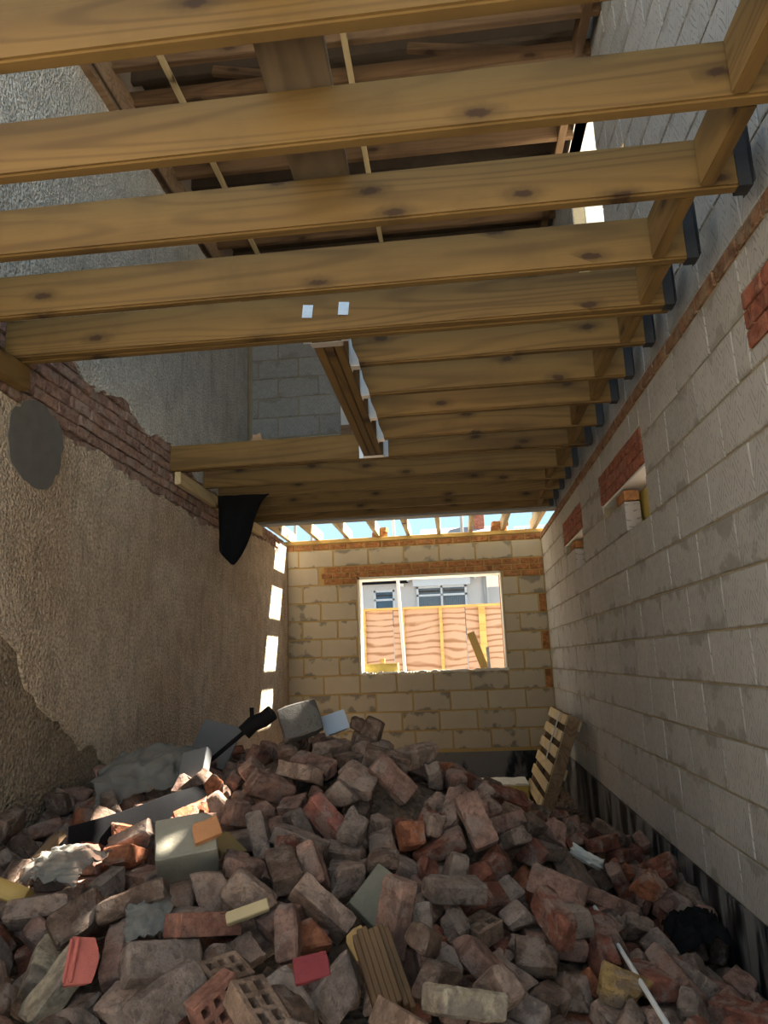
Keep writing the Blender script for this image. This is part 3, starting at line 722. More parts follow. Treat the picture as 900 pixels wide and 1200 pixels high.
# colour, shape, place (mm), turn (x, y, z of the quaternion, thousandths)
HEAP = [
(4,5,1301,1989,201,-623,-436,230),(1,6,1863,2377,273,-259,749,229),(7,6,911,2154,172,130,-331,431),(4,0,1204,2182,216,334,204,269),(7,3,2072,2083,161,-161,116,340),
(2,7,2388,2739,152,-574,535,-251),(3,2,1011,2405,310,-170,-178,91),(3,18,856,2353,282,433,-3,421),(0,19,1380,2454,310,653,308,-163),(4,6,2048,2728,245,53,98,255),
(1,6,2142,3176,380,-732,466,327),(9,8,2566,2528,13,192,121,-136),(3,6,1456,2629,345,146,38,-548),(1,6,2437,3017,167,-176,-789,-582),(1,6,1780,3354,525,458,391,-119),
(3,10,2303,2590,84,333,39,-14),(6,0,1537,3061,413,-425,382,114),(0,19,1242,2501,309,349,-438,743),(7,5,796,2282,165,242,111,805),(1,6,2157,2370,116,12,373,10),
(0,9,2161,2219,131,27,705,504),(0,7,639,2496,255,-317,-65,64),(4,11,563,2718,305,139,16,-4),(3,9,1999,2174,177,-466,-530,84),(1,15,1552,2674,336,-226,483,-250),
(4,0,1287,2935,372,-249,-785,277),(3,14,1977,2230,251,844,-442,-166),(5,8,771,2839,339,-258,-88,95),(3,10,2421,2585,-18,576,233,77),(2,6,2683,2721,-36,8,63,788),
(1,9,616,2842,331,-676,-23,6),(1,3,1226,3309,509,748,404,9),(0,13,1109,2123,131,187,-20,-146),(4,9,1656,2983,406,293,-75,580),(2,3,2969,2675,-125,914,-405,7),
(5,12,1875,3096,342,403,79,135),(1,7,1021,2288,187,-357,-693,405),(3,20,2330,2502,-14,83,90,453),(1,17,1554,2281,244,-323,552,-284),(0,15,1629,3293,516,284,107,-148),
(0,1,1349,3379,558,-153,79,-259),(2,7,1986,3119,290,-975,-3,-201),(4,12,2240,2244,48,-463,824,256),(0,9,1809,2338,99,601,26,-789),(1,2,2719,3488,-44,-188,203,45),
(2,2,2140,2896,164,271,188,314),(4,9,2789,2591,-87,313,575,-54),(0,3,1875,3651,582,-539,-215,214),(4,13,2265,2792,134,80,-256,152),(1,2,1392,3474,575,200,64,-213),
(4,5,1453,2908,369,-36,144,-94),(0,1,1615,2490,263,-362,311,122),(0,9,1657,2714,285,-199,683,-672),(3,6,1738,3517,579,-572,78,149),(1,8,1154,3113,438,-645,-238,385),
(1,8,1331,2633,342,-14,111,460),(2,11,2390,3471,166,-212,771,513),(0,11,1569,3203,476,656,306,-247),(2,12,2218,3164,220,-553,-298,-81),(1,10,3149,3217,-261,202,129,-407),
(4,11,2476,2803,122,-624,-116,238),(4,4,754,2947,371,-164,380,899),(0,11,2785,3354,-92,870,200,-117),(1,3,2783,2786,-46,-241,317,-537),(1,4,2040,3273,386,-317,-559,294),
(1,5,2262,3373,321,902,368,101),(4,8,2050,2971,258,-394,-446,642),(0,12,1756,3079,315,22,-263,700),(1,10,1480,2469,238,183,-159,392),(1,14,710,2398,202,-396,267,-13),
(0,12,2518,2509,-63,-5,177,-543),(1,22,2522,3636,230,567,317,-110),(1,19,3032,3656,-100,457,795,392),(4,11,2852,3243,-132,505,154,-448),(5,8,2895,3548,1,-73,575,664),
(2,13,2548,2777,12,100,789,312),(3,8,1633,2005,158,190,-675,376),(0,23,1966,3144,370,517,302,124),(4,10,761,2738,257,-522,-510,321),(1,10,1339,3266,433,115,-129,654),
(3,3,2935,4501,23,-450,-854,124),(3,13,773,2074,147,153,-372,737),(3,12,1654,3763,709,-701,72,245),(4,19,1944,2437,227,366,-602,-324),(0,14,2548,2395,-25,-182,-403,30),
(4,22,1956,3614,494,111,641,287),(2,13,2141,2997,218,-693,588,26),(3,22,2410,3602,269,297,178,292),(2,18,3000,3570,-183,-462,-689,492),(5,11,1014,2525,245,-68,-83,470),
(2,24,1937,2883,262,148,892,280),(3,0,818,3428,483,-450,752,-278),(0,8,2206,2513,34,308,215,-163),(4,21,2013,2305,155,316,285,-465),(1,0,2386,2805,50,-989,-90,95),
(5,11,274,3474,342,-837,-234,268),(3,16,81,3146,403,-519,594,-372),(4,21,2042,2680,150,66,430,-251),(1,20,2059,3664,448,-38,697,314),(0,12,1013,3227,458,-549,-715,325),
(1,11,181,3796,502,-521,316,-329),(0,10,1728,3180,337,-177,663,307),(2,4,2834,3808,-48,126,-822,-158),(4,8,1180,2415,244,43,-82,-308),(3,6,1777,2804,304,-188,-154,-592),
(3,3,373,2723,253,187,-347,523),(0,17,1603,2983,295,-58,-842,529),(3,17,491,3200,389,-540,-804,-53),(1,13,2203,3413,372,698,369,-155),(0,21,1977,3395,404,535,29,418),
(1,13,1220,3206,409,-422,-261,185),(2,13,1424,2812,358,-604,-72,85),(1,8,3158,4724,-101,164,512,313),(2,7,2326,3965,325,279,235,105),(1,14,1914,2432,97,510,276,-25),
(0,8,1069,2647,239,165,161,-579),(3,4,2277,3343,257,-56,-210,-425),(1,4,851,2840,260,34,-55,-321),(3,7,593,3662,425,-111,-964,-127),(3,13,3167,3520,-227,-545,-392,360),
(1,24,2190,3555,419,519,737,-86),(5,24,2493,2675,-33,542,-262,445),(3,17,163,3161,274,-561,313,297),(4,3,2833,2861,-95,-770,505,-202),(1,13,1253,2723,332,139,166,108),
(2,1,2826,4194,41,-456,884,-102),(1,11,2074,2480,114,-215,611,-19),(0,10,1073,3429,423,715,255,97),(3,21,1550,3940,718,-7,165,-12),(3,20,56,3595,410,523,-542,523),
(0,12,1039,3662,534,-523,-337,-64),(3,9,849,2476,237,-197,587,165),(1,15,117,3353,321,159,-219,-904),(4,18,1404,3135,357,795,178,-505),(4,3,2203,3025,112,-302,897,305),
(0,24,3153,3070,-260,-310,21,-28),(0,4,3188,4095,-188,-381,596,-387),(5,22,2855,3928,-27,577,588,563),(2,20,1941,3284,343,311,-132,588),(4,13,1780,2452,131,218,246,-274),
(0,5,2572,3727,42,477,-44,843),(2,13,1838,3204,332,-438,26,138),(1,21,3167,3654,-147,86,-989,-64),(4,18,1715,2230,136,526,-72,450),(0,14,808,4096,460,176,267,250),
(0,17,3065,3314,-309,-591,422,-111),(1,11,2593,2888,0,597,523,-234),(4,16,999,2031,103,-453,-168,-125),(1,17,655,3333,382,887,305,-56),(4,14,3156,3390,-291,-284,-451,408),
(2,8,2586,2986,43,-881,-216,-107),(1,4,593,4063,502,323,-28,337),(1,10,447,3592,407,-665,-729,38),(2,25,1856,3151,269,270,166,77),(0,4,1750,1778,166,282,216,17),
(2,1,3069,4100,-116,194,-311,-79),(2,2,3114,4238,-103,392,-312,-101),(2,20,1897,2266,70,325,-946,-3),(5,14,1597,2365,199,309,136,-381),(2,1,687,2499,154,156,-87,264),
(4,0,2470,3612,154,61,172,455),(0,13,2796,3451,-161,206,11,573),(2,24,2380,3105,81,-244,677,563),(8,18,1591,2110,142,263,93,-420),(2,6,2934,4298,-47,-76,55,534),
(0,14,1267,2334,160,-163,348,-29),(4,15,1879,2998,222,-969,89,230),(3,20,2690,3980,13,-70,319,406),(4,19,549,2369,168,250,-820,-35),(5,2,886,3495,450,197,-444,-400),
(3,0,409,3449,384,414,503,734),(1,19,2624,2474,-102,640,0,-730),(3,10,2729,3877,-56,-133,573,747),(4,19,494,3884,481,717,399,-481),(4,1,3177,3830,-156,600,515,506),
(2,5,270,3622,409,131,-19,-780),(3,17,1624,3265,397,216,274,-713),(1,5,2953,3919,-116,280,147,-867),(3,17,2919,3195,-203,-406,-425,800),(2,0,453,3203,294,189,-811,553),
(1,8,83,3750,401,761,16,-35),(0,16,1383,2524,174,80,-249,812),(3,19,2301,2687,40,168,537,825),(5,16,2334,3270,94,-562,-622,270),(0,16,1183,3052,344,37,-24,169),
(3,18,649,2164,132,49,394,-862),(1,1,257,4110,473,514,548,506),(0,3,1924,2674,184,264,235,535),(1,17,147,4044,413,-520,407,-52),(3,6,1887,4393,262,419,-863,215),
(4,15,212,2954,273,59,-447,-570),(0,1,2656,3796,-43,-861,214,458),(2,15,2147,3843,426,5,245,240),(0,4,1435,3725,604,-488,-247,358),(3,15,1538,3636,570,42,-12,-456),
(1,2,641,3269,339,-109,-325,-826),(4,21,998,2136,108,737,663,127),(5,8,892,3275,423,-700,699,-16),(1,23,905,3760,463,149,872,204),(5,20,907,3165,411,-909,-284,-90),
(1,23,3103,3600,-210,-121,433,647),(0,25,3074,3546,-261,795,288,-374),(2,5,1665,5140,50,33,351,926),(0,11,749,2278,100,167,-113,534),(0,13,630,2697,223,-159,978,137),
(1,1,625,2821,240,-998,57,-7),(2,5,2815,4474,-3,684,457,-3),(0,15,1606,3436,526,-870,387,42),(0,7,687,3721,485,-23,234,-670),(3,2,2600,3131,-24,690,-433,-36),
(1,3,1025,3093,385,-841,-293,191),(5,2,2401,2524,-107,-112,78,-987),(4,6,211,3307,271,-867,79,-330),(1,15,1990,2358,112,-740,511,339),(1,3,758,3553,439,192,-657,-396),
(2,8,2181,2810,48,60,-82,895),(3,1,444,3771,424,-354,348,853),(2,12,496,2456,160,-73,714,-530),(2,10,661,4559,504,29,173,-958),(3,24,563,3095,329,-258,274,872),
(4,8,1624,2877,267,2,14,752),(2,9,2685,4199,52,-651,694,-306),(1,14,1289,3180,338,80,655,356),(3,8,55,4224,454,351,-256,-671),(1,0,1962,2855,170,-131,-934,45),
(1,5,1906,3753,494,172,234,934),(5,19,676,3065,355,59,-784,-586),(2,21,366,3895,448,-1,-237,936),(2,3,2650,4759,5,-356,320,765),(0,0,1619,3949,616,-174,28,-964),
(1,8,990,3972,553,586,554,150),(2,16,3039,4556,-134,-173,918,129),(0,2,525,2576,223,-861,248,142),(3,4,513,2244,184,-46,-943,325),(3,5,1011,1864,125,546,493,454),
(0,8,2716,2650,-117,430,-883,-129),(3,22,69,3521,327,-767,220,180),(1,6,691,3930,471,528,412,138),(3,4,1373,3568,538,-938,-177,-116),(1,20,2098,2410,48,-3,201,445),
(3,8,2649,4377,40,334,-286,-825),(3,2,2524,4825,74,-926,5,153),(0,9,697,4328,490,753,-459,-221),(0,23,2189,2657,31,359,-438,-793),(3,0,214,2793,282,-179,-943,-246),
(5,15,1972,3825,478,-152,-650,722),(0,4,315,2136,156,51,-997,57),(2,0,2792,2371,-93,273,32,916),(2,9,835,2458,126,70,-34,134),(1,2,2739,4602,-6,123,-326,622),
(1,16,1387,2818,270,-857,-505,-32),(1,2,962,4282,559,831,-529,-140),(1,22,1419,3386,447,236,300,879),(2,23,1969,2605,113,322,801,-47),(1,18,2945,2842,-196,75,916,65),
(1,18,807,3100,281,-694,486,500),(3,12,2699,2528,-125,4,633,237),(0,12,2684,2897,-81,-184,636,698),(2,0,3045,3797,-192,448,337,-681),(3,5,2134,3534,374,-155,-934,-160),
(1,15,786,3251,367,371,-131,-625),(0,9,1596,3725,580,649,1,-648),(3,6,281,4897,434,-173,227,843),(0,14,55,3677,410,518,-474,514),(1,3,2994,3200,-266,354,699,569),
(1,16,1563,4998,191,858,316,-331),(3,16,2324,2331,-35,76,-264,-642),(0,6,328,2937,258,53,-243,392),(1,14,2050,2241,95,-884,-50,-465),(1,10,353,4029,476,171,-744,229),
(4,3,134,2202,225,-66,-8,-310),(1,0,243,2537,244,138,294,856),(4,3,1654,3777,587,341,664,554),(0,14,1086,2527,161,792,116,-566),(2,22,2750,3300,-187,-130,761,44),
(2,2,2862,2548,-160,-38,250,-891),(4,10,1499,5119,126,-330,-54,-902),(1,9,1220,3864,646,710,-122,-88),(0,21,867,3675,416,-870,-419,-259),(0,12,425,2898,256,268,-658,-673),
(2,1,608,3010,291,809,530,-199),(1,5,3095,3880,-215,160,-80,956),(3,15,58,2550,249,-652,-675,-274),(3,2,2263,4207,313,-316,-28,-756),(0,1,36,4994,376,328,-630,-326),
(1,10,816,3791,449,152,196,51),(3,5,1192,3408,491,-428,-28,400),(3,18,325,3061,237,-670,660,295),(3,24,1649,3093,290,299,237,-758),(1,5,876,1925,118,-298,218,-331),
(0,25,1462,5165,30,665,16,-449),(1,16,2956,4183,-124,-390,-355,433),(3,9,625,4265,471,487,365,-240),(1,11,998,2444,127,-564,483,631),(1,18,67,2143,148,276,904,327),
(1,4,1764,4743,155,148,270,778),(2,14,2485,4429,130,-501,487,-712),(1,4,297,4520,436,-353,-578,706),(4,11,2008,3092,183,207,100,424),(0,4,303,2327,195,-39,-74,-583),
(0,18,523,2678,217,143,63,-494),(4,6,1718,4586,267,-301,-416,-856),(4,1,55,3230,250,-168,-689,-184),(5,6,2604,3320,-55,-251,-99,797),(1,10,1500,3194,383,814,433,193),
(4,17,2022,4175,388,284,795,-331),(4,19,163,3848,399,-425,-669,442),(0,16,244,4741,418,362,-596,-166),(3,21,1458,2628,254,116,-766,-109),(4,22,417,2473,223,647,545,-530),
(2,15,2977,3947,-296,532,707,304),(2,17,584,1949,145,419,442,-325),(1,2,2426,4539,142,-861,-505,-62),(1,21,915,3931,499,-43,265,2),(0,5,1238,5104,212,-204,197,664),
(0,2,116,2665,229,-533,812,197),(2,7,2525,4503,47,131,271,891),(1,1,202,3541,296,-506,-203,189),(3,21,776,4379,477,648,69,-734),(0,20,2559,3581,-15,189,423,41),
(4,24,477,3012,314,400,915,14),(3,25,863,2720,222,868,206,-327),(4,18,63,3663,294,409,590,573),(4,13,2753,3110,-252,-222,869,401),(4,16,850,3040,345,56,-760,374),
(2,24,1851,4499,187,68,699,-150),(0,13,3153,3676,-242,-531,683,430),(3,9,109,3073,253,-868,6,495),(0,11,1871,3963,449,670,-449,-587),(1,15,2698,3029,-166,-602,-657,416),
(3,12,2080,3424,348,356,114,496),(2,4,1752,5226,-14,135,484,861),(2,20,2812,4328,-78,-751,-201,-279),(4,6,2240,2136,20,-242,44,-966),(2,23,1308,2148,67,-349,-932,12),
(1,19,2230,2911,64,-187,179,956),(0,19,502,2225,109,-192,276,647),(4,15,1126,5134,161,-383,-156,-703),(1,8,1608,5372,-28,337,-232,-865),(3,9,1243,3382,380,-343,901,229),
(1,8,206,3632,349,-921,-303,153),(0,18,458,3280,355,-91,277,-952),(2,3,1613,4928,237,464,-461,756),(4,21,834,3927,450,-256,-423,684),(1,2,3139,4662,-254,-49,-512,120),
(3,16,2803,3896,-176,26,428,89),(4,19,3016,4432,-182,-277,-448,-55),(3,12,1110,5041,279,98,-846,-357),(3,14,1363,2285,177,-485,-28,-34),(3,14,2227,3281,188,610,-29,416),
(4,9,1496,5246,27,-308,705,501),(0,5,2232,3150,85,248,79,924),(2,17,3048,2749,-206,-169,870,-164),(4,23,372,2444,170,966,136,161),(0,15,3054,3718,-180,386,-393,369),
(1,15,1216,2761,259,154,12,120),(1,24,1717,2957,263,-44,-20,-997),(2,16,1260,2447,156,-222,14,6),(1,2,329,1970,93,-4,385,-737),(2,2,2359,4379,229,886,129,-270),
(3,11,2890,3984,-113,-569,-412,161),(0,22,1400,2388,173,491,-117,174),(0,18,203,2567,151,-856,-373,359),(0,19,3166,5321,-253,-691,-163,-688),(1,25,2876,3704,-155,-3,80,52),
(0,15,1595,4343,371,-184,-162,-959),(0,17,2092,5445,-231,-72,-45,118),(0,24,156,3253,251,795,225,28),(5,0,2004,3992,435,-8,322,849),(3,13,2795,4038,-125,641,682,350),
(0,9,2454,5466,-274,-29,321,631),(2,17,2815,3055,-161,190,337,-921),(2,12,2412,3409,73,239,187,457),(1,0,1648,2301,91,88,1,159),(1,17,506,5558,23,-355,-174,-446),
(1,2,722,4782,424,238,-185,779),(3,16,440,3711,362,853,199,190),(2,12,1224,3969,642,653,-129,-77),(1,23,2109,2243,60,-110,-990,36),(0,10,1827,3891,509,-566,79,310),
(1,5,990,5145,254,-405,135,-464),(0,0,739,1834,145,-856,-285,-258),(2,25,1530,3299,407,899,-134,-202),(2,2,127,2227,110,557,-97,66),(3,5,1247,5231,123,-694,-613,-199),
(1,16,2004,4561,142,48,-974,209),(0,0,1795,4274,388,678,-725,-103),(0,14,165,2326,151,-110,930,-7),(1,24,1468,5041,167,-359,854,240),(2,10,118,4197,384,-7,-707,-42),
(3,14,623,2310,99,-935,-332,-66),(1,2,2127,5344,-145,-231,287,-914),(3,14,1021,5206,159,204,112,-759),(3,22,1326,5856,-316,-338,128,926),(2,17,1977,4287,318,699,-705,-116),
(2,15,2884,3682,-228,991,113,-73),(1,10,307,3852,367,-174,-374,858),(3,20,2990,3992,-192,-612,310,712),(1,22,1836,2722,232,39,720,-390),(3,14,1701,4952,118,367,-6,-759),
(1,19,1057,2139,46,-850,-515,-114),(0,5,141,1972,82,-780,-505,-25),(2,18,298,2584,162,237,272,829),(3,25,1080,3306,366,133,341,906),(1,9,2520,3354,17,-86,179,-65),
(0,2,1063,5281,90,-166,-897,347),(1,21,185,2855,202,-132,-578,-571),(2,8,2517,4638,11,-161,749,561),(3,6,2746,4038,-56,-637,714,-170),(4,21,433,2528,171,-427,-122,-114),
(1,4,200,4202,372,458,528,559),(4,19,334,2286,131,-93,17,653),(3,25,274,3192,300,-723,210,426),(1,13,2901,3912,-245,154,-635,710),(1,17,1297,4179,571,337,613,298),
(1,8,2720,4301,6,-442,-771,-439),(2,13,2551,3457,-36,837,-199,370),(4,12,1242,2087,133,315,-101,483),(3,8,417,5513,66,-291,273,599),(3,0,443,3307,289,97,-951,-281),
(4,24,1201,2831,297,-105,598,-167),(3,17,60,3887,362,652,689,146),(3,6,1494,5968,-283,959,226,-76),(3,0,400,4629,395,-778,-331,434),(2,1,439,3463,286,-743,-630,-71),
(0,19,1200,2206,92,92,395,898),(2,4,2826,5036,-126,531,26,401),(0,22,2313,3000,32,-417,433,354),(0,11,721,3000,252,447,873,99),(3,9,1214,2654,248,-172,871,-460),
(0,6,3033,4132,-236,-613,756,-5),(0,17,575,3758,347,-724,-689,-35),(0,6,69,2916,226,-657,-661,-288),(3,8,3126,3966,-381,-25,-52,-936),(0,13,1802,5327,-111,381,-480,788),
(0,1,3111,3909,-289,-822,-478,-56),(4,8,1505,5364,6,201,644,31),(1,4,2940,4539,-91,338,-34,-461),(4,0,449,3975,426,-312,-603,-386),(3,10,53,2473,127,-225,264,929),
(4,18,512,2124,69,779,-107,-64),(4,9,686,4463,441,975,130,23),(2,2,834,4515,512,-559,-819,131),(3,4,964,5743,-99,-77,-231,-204),(0,20,2810,3559,-226,-61,22,-998),
(3,13,1064,2803,282,-366,-558,-424),(2,2,2221,4085,287,-88,3,-455),(3,10,2870,4409,-104,-700,-432,-494),(0,18,1813,4461,320,724,-555,134),(3,21,300,5505,73,560,743,-308),
(4,25,1944,2535,111,304,36,718),(0,12,506,4683,424,861,-197,156),(1,13,1337,2665,230,83,160,-974),(2,11,2119,4021,350,-248,-309,-917),(4,8,1333,5125,112,852,266,-171),
(0,21,328,3203,239,-909,257,323),(0,11,1428,5212,108,-579,697,-311),(1,9,2767,4815,-26,606,-650,-458),(3,4,221,4419,439,107,374,819),(3,7,1063,4286,527,-562,429,-342),
(1,7,843,5986,-157,-20,125,-24),(1,9,1433,2961,299,131,-130,972),(1,5,2071,4362,257,600,758,-219),(1,17,1365,3320,379,-792,-584,-131),(1,15,101,2582,106,-248,109,-287),
(0,10,2622,4570,-2,617,457,95),(1,10,1375,3035,332,-948,283,124),(5,24,1563,2591,228,761,357,-325),(1,0,728,5585,24,-860,212,-379),(3,17,536,4599,394,685,555,-419),
(0,6,1646,5879,-248,3,975,-183),(2,15,3026,3029,-293,-506,319,798),(4,8,1867,2515,230,-156,-595,117),(3,3,690,3792,425,115,-961,-173),(3,12,1823,4847,113,172,-982,19),
(2,4,583,4734,354,364,930,-48),(1,11,92,4310,355,-599,507,609),(2,24,2001,2467,50,-463,353,810),(4,16,980,3353,370,-309,306,-499),(0,8,168,2109,45,56,-1,313),
(0,13,1730,4382,308,-185,196,168),(3,0,803,3478,367,46,341,912),(4,0,2665,3385,-188,-451,-822,107),(2,22,970,4253,468,-18,59,950),(1,1,1364,4465,434,874,465,141),
(3,10,371,2229,61,61,-92,605),(0,6,1294,6024,-339,8,13,944),(1,7,2505,4916,30,917,352,186),(0,17,1378,4284,484,-436,439,-767),(2,18,1756,4062,467,182,45,-214),
(1,16,1572,2422,148,-551,793,201),(1,17,2063,4120,326,-804,-351,474),(3,15,468,3044,240,-27,-4,993),(5,21,2453,5377,-199,379,79,-103),(1,8,1695,5358,-85,-746,-541,388),
(3,19,1914,4136,434,872,81,-88),(2,10,2871,4028,-200,32,-200,664),(4,5,311,5696,-26,212,670,628),(2,4,1105,5748,-169,-367,-214,-600),(1,0,1202,4205,589,-728,-661,154),
(1,1,2502,5558,-305,133,299,895),(0,10,2737,3709,-171,297,183,572),(1,14,1258,5266,6,-252,682,558),(2,4,2624,3231,-121,648,704,172),(1,0,3144,2697,-265,-266,-598,-220),
(1,9,270,4018,356,-193,224,823),(1,14,233,2672,151,176,-56,-471),(3,0,2226,4460,246,163,-161,-926),(0,1,303,4892,352,826,-480,201),(5,18,1723,3959,510,-154,977,91),
(1,9,55,2776,194,-650,668,231),(2,3,60,1942,138,702,678,206),(2,0,2012,4289,387,-70,67,-986),(4,12,79,3998,362,633,60,-417),(4,4,1201,4559,536,-238,649,-655),
(2,24,3166,2955,-300,459,358,771),(2,24,1868,4746,121,-375,-607,-242),(3,23,2622,3521,-111,551,663,-497),(4,24,229,3882,308,-669,241,697),(2,7,2579,3036,-39,911,-137,-287),
(3,24,355,2803,230,-290,-623,-459),(4,9,893,4284,485,581,498,338),(1,20,256,2126,67,-721,11,-683),(1,9,3161,4466,-305,91,100,660),(1,16,2298,4601,103,112,-627,770),
(3,14,1141,5364,6,251,641,48),(3,20,241,2324,86,65,406,15),(4,21,1170,3524,488,-741,-399,531),(3,24,3172,3741,-303,-408,683,603),(0,13,1360,5226,49,-886,-330,280),
(1,16,2724,4405,-40,-300,151,-782),(1,10,894,1791,180,128,-62,950),(0,19,1847,4684,265,807,497,241),(3,20,526,5757,-50,160,-327,917),(4,19,37,4863,337,310,627,331),
(4,12,1677,4879,187,65,658,-526),(0,24,452,2065,76,-690,-235,601),(3,24,2570,2724,-65,663,636,-156),(1,6,1061,4798,498,-805,282,-322),(2,24,2481,5898,-406,393,493,-248),
(3,18,98,2313,85,-702,39,-39),(0,10,2917,4472,-189,-837,-461,257),(0,2,131,5537,47,463,811,-311),(4,4,1578,4176,464,-54,296,600),(1,6,2780,5096,-224,870,-214,-314),
(2,11,2487,3272,-41,432,825,-243),(2,20,522,3138,268,530,-491,537),(3,14,400,2417,108,-212,67,906),(0,2,733,5757,-106,608,-775,131),(1,23,2105,5242,-69,-277,-217,-638),
(1,4,1159,2335,145,808,-435,-180),(2,20,1944,4679,130,446,606,438),(0,15,1478,3903,596,-956,-205,209),(2,14,2309,5422,-170,-775,-592,-216),(4,18,137,2734,159,679,238,492),
(1,14,49,2352,164,599,-223,-752),(2,22,2563,5347,-232,-699,99,562),(0,5,1709,4259,438,-201,-147,646),(1,8,2458,3111,22,93,-458,-684),(3,9,739,5023,443,-549,457,-438),
(1,10,2876,2968,-179,600,636,-229),(4,24,951,2887,274,127,581,752),(4,23,2755,4200,-44,620,664,418),(0,6,383,4113,468,-372,-654,601),(4,23,812,3656,457,-272,358,477),
(2,25,2625,5291,-268,573,-276,-633),(3,12,1478,2735,261,84,993,57),(3,6,3047,4300,-284,441,220,220),(1,13,2522,4745,-21,616,-100,-763),(2,6,2839,5390,-332,-463,658,-503),
(3,20,1220,3733,614,-983,-24,-51),(3,18,1501,4489,374,-196,-966,43),(1,7,899,4788,408,-276,582,-538),(3,6,423,5796,-92,-929,-17,84),(4,0,1236,4410,465,-98,-216,276),
(2,13,2443,3009,44,-762,249,-79),(2,9,2443,4722,45,-274,-26,604),(0,24,2391,3288,11,-131,579,785),(1,13,912,3339,339,895,175,-410),(1,13,525,3609,331,173,979,99),
(3,14,1213,3290,369,-640,234,-233),(3,10,1151,5976,-305,630,107,-88),(2,3,3135,4118,-287,184,40,-760),(0,17,1050,2879,329,808,488,-40),(2,5,2108,4731,190,-836,-41,41),
(3,15,1053,5934,-217,-215,69,891),(1,2,3040,5223,-274,811,402,177),(4,12,3165,4491,-211,655,-132,-224),(2,9,2139,4527,198,293,35,-917),(0,16,129,4782,390,54,-86,-693),
(4,18,3129,5025,-307,-637,682,354),(0,18,624,5721,-81,-526,505,-622),(2,25,2829,2772,-228,459,-506,-693),(3,22,3090,4569,-215,-473,501,709),(2,0,1167,5884,-297,976,14,-134),
(3,9,2991,5016,-159,-433,-651,425),(5,22,2029,2949,143,606,420,-80),(0,17,1262,2573,256,643,-226,433),
]
SPECIAL = {
0: ((1.074, 2.703, 0.405), (0.923, 0.343, 0.013, 0.172)),
1: ((1.268, 3.758, 0.759), (0.791, 0.581, -0.021, 0.19)),
2: ((1.422, 3.935, 0.727), (0.793, 0.578, -0.044, 0.187)),
3: ((1.783, 2.615, 0.264), (0.73, 0.48, -0.037, 0.486)),
4: ((1.002, 2.108, 0.252), (0.534, 0.351, -0.218, 0.738)),
5: ((1.694, 1.941, 0.3), (0.9, 0.406, -0.003, 0.158)),
6: ((1.766, 2.288, 0.231), (0.818, 0.346, 0.224, -0.401)),
7: ((1.846, 2.207, 0.179), (0.767, 0.316, 0.25, -0.498)),
8: ((1.402, 2.365, 0.292), (0.878, 0.423, -0.007, 0.224)),
9: ((0.385, 2.96, 0.349), (0.66, -0.042, -0.215, 0.719)),
10: ((0.46, 2.563, 0.303), (0.888, 0.438, 0.07, -0.125)),
11: ((1.149, 2.901, 0.368), (0.927, -0.008, 0.183, -0.327)),
12: ((1.162, 2.656, 0.471), (0.853, 0.448, -0.013, 0.268)),
13: ((1.566, 1.945, 0.179), (0.91, 0.014, 0.213, -0.356)),
14: ((1.936, 1.918, 0.171), (0.833, -0.278, 0.101, -0.467)),
15: ((1.399, 2.147, 0.193), (0.878, 0.148, 0.104, 0.442)),
16: ((1.274, 2.328, 0.269), (0.897, -0.151, 0.051, 0.412)),
17: ((2.133, 2.754, 0.107), (0.924, 0.099, -0.041, 0.368)),
18: ((0.581, 3.497, 0.384), (0.981, 0.121, -0.076, 0.129)),
19: ((1.425, 2.009, 0.183), (0.593, 0.677, 0.139, 0.413)),
20: ((2.335, 3.673, 0.293), (0.904, 0.167, 0.269, 0.289)),
21: ((2.679, 3.829, 0.074), (0.603, 0.749, 0.198, -0.189)),
}
MOUND = [
(1.28,3.89,0.73),(1.67,3.67,0.67),(2.00,3.89,0.55),(2.18,4.10,0.37),(2.51,4.97,0.01),(2.98,5.29,-0.28),(1.64,2.75,0.36),(1.21,3.13,0.44),(0.97,2.81,0.36),(0.57,2.92,0.34),(0.87,2.38,0.21),(1.49,2.16,0.18),(1.97,2.21,0.16),(2.37,2.81,0.14),(2.48,2.54,-0.04),(3.04,3.56,-0.14),(3.05,3.13,-0.29),(0.52,3.89,0.44),(0.75,4.21,0.57),(2.67,5.62,-0.25),(2.24,4.86,0.19),(1.40,2.05,0.14),(0.89,2.11,0.11),(0.00,4.30,0.45),(0.00,3.60,0.37),(0.00,3.23,0.26),(0.00,5.00,0.33),(0.00,6.00,0.00),(0.00,6.80,-0.30),(3.22,3.20,-0.32),(3.22,4.00,-0.30),(3.22,5.00,-0.33),(3.22,6.00,-0.38),(3.22,7.00,-0.41),(1.30,4.70,0.50),(1.30,5.40,0.10),(1.30,6.00,-0.25),(2.00,4.90,0.20),(2.00,5.50,-0.15),(2.70,6.00,-0.36),(1.50,7.00,-0.42),(2.50,7.00,-0.42),(0.70,5.00,0.45),(0.60,6.00,-0.05),(0.00,7.50,-0.42),(3.20,8.00,-0.42),(1.50,8.50,-0.42),(0.00,2.40,0.16),(0.30,1.90,0.12),(0.00,1.50,0.05),(1.00,1.50,0.06),(2.00,1.50,0.05),(2.80,1.80,-0.20),(3.20,2.30,-0.33),(3.20,1.20,-0.38),(2.00,0.80,-0.10),(1.00,0.80,-0.10),(0.00,0.80,-0.10),(3.20,0.50,-0.40)]
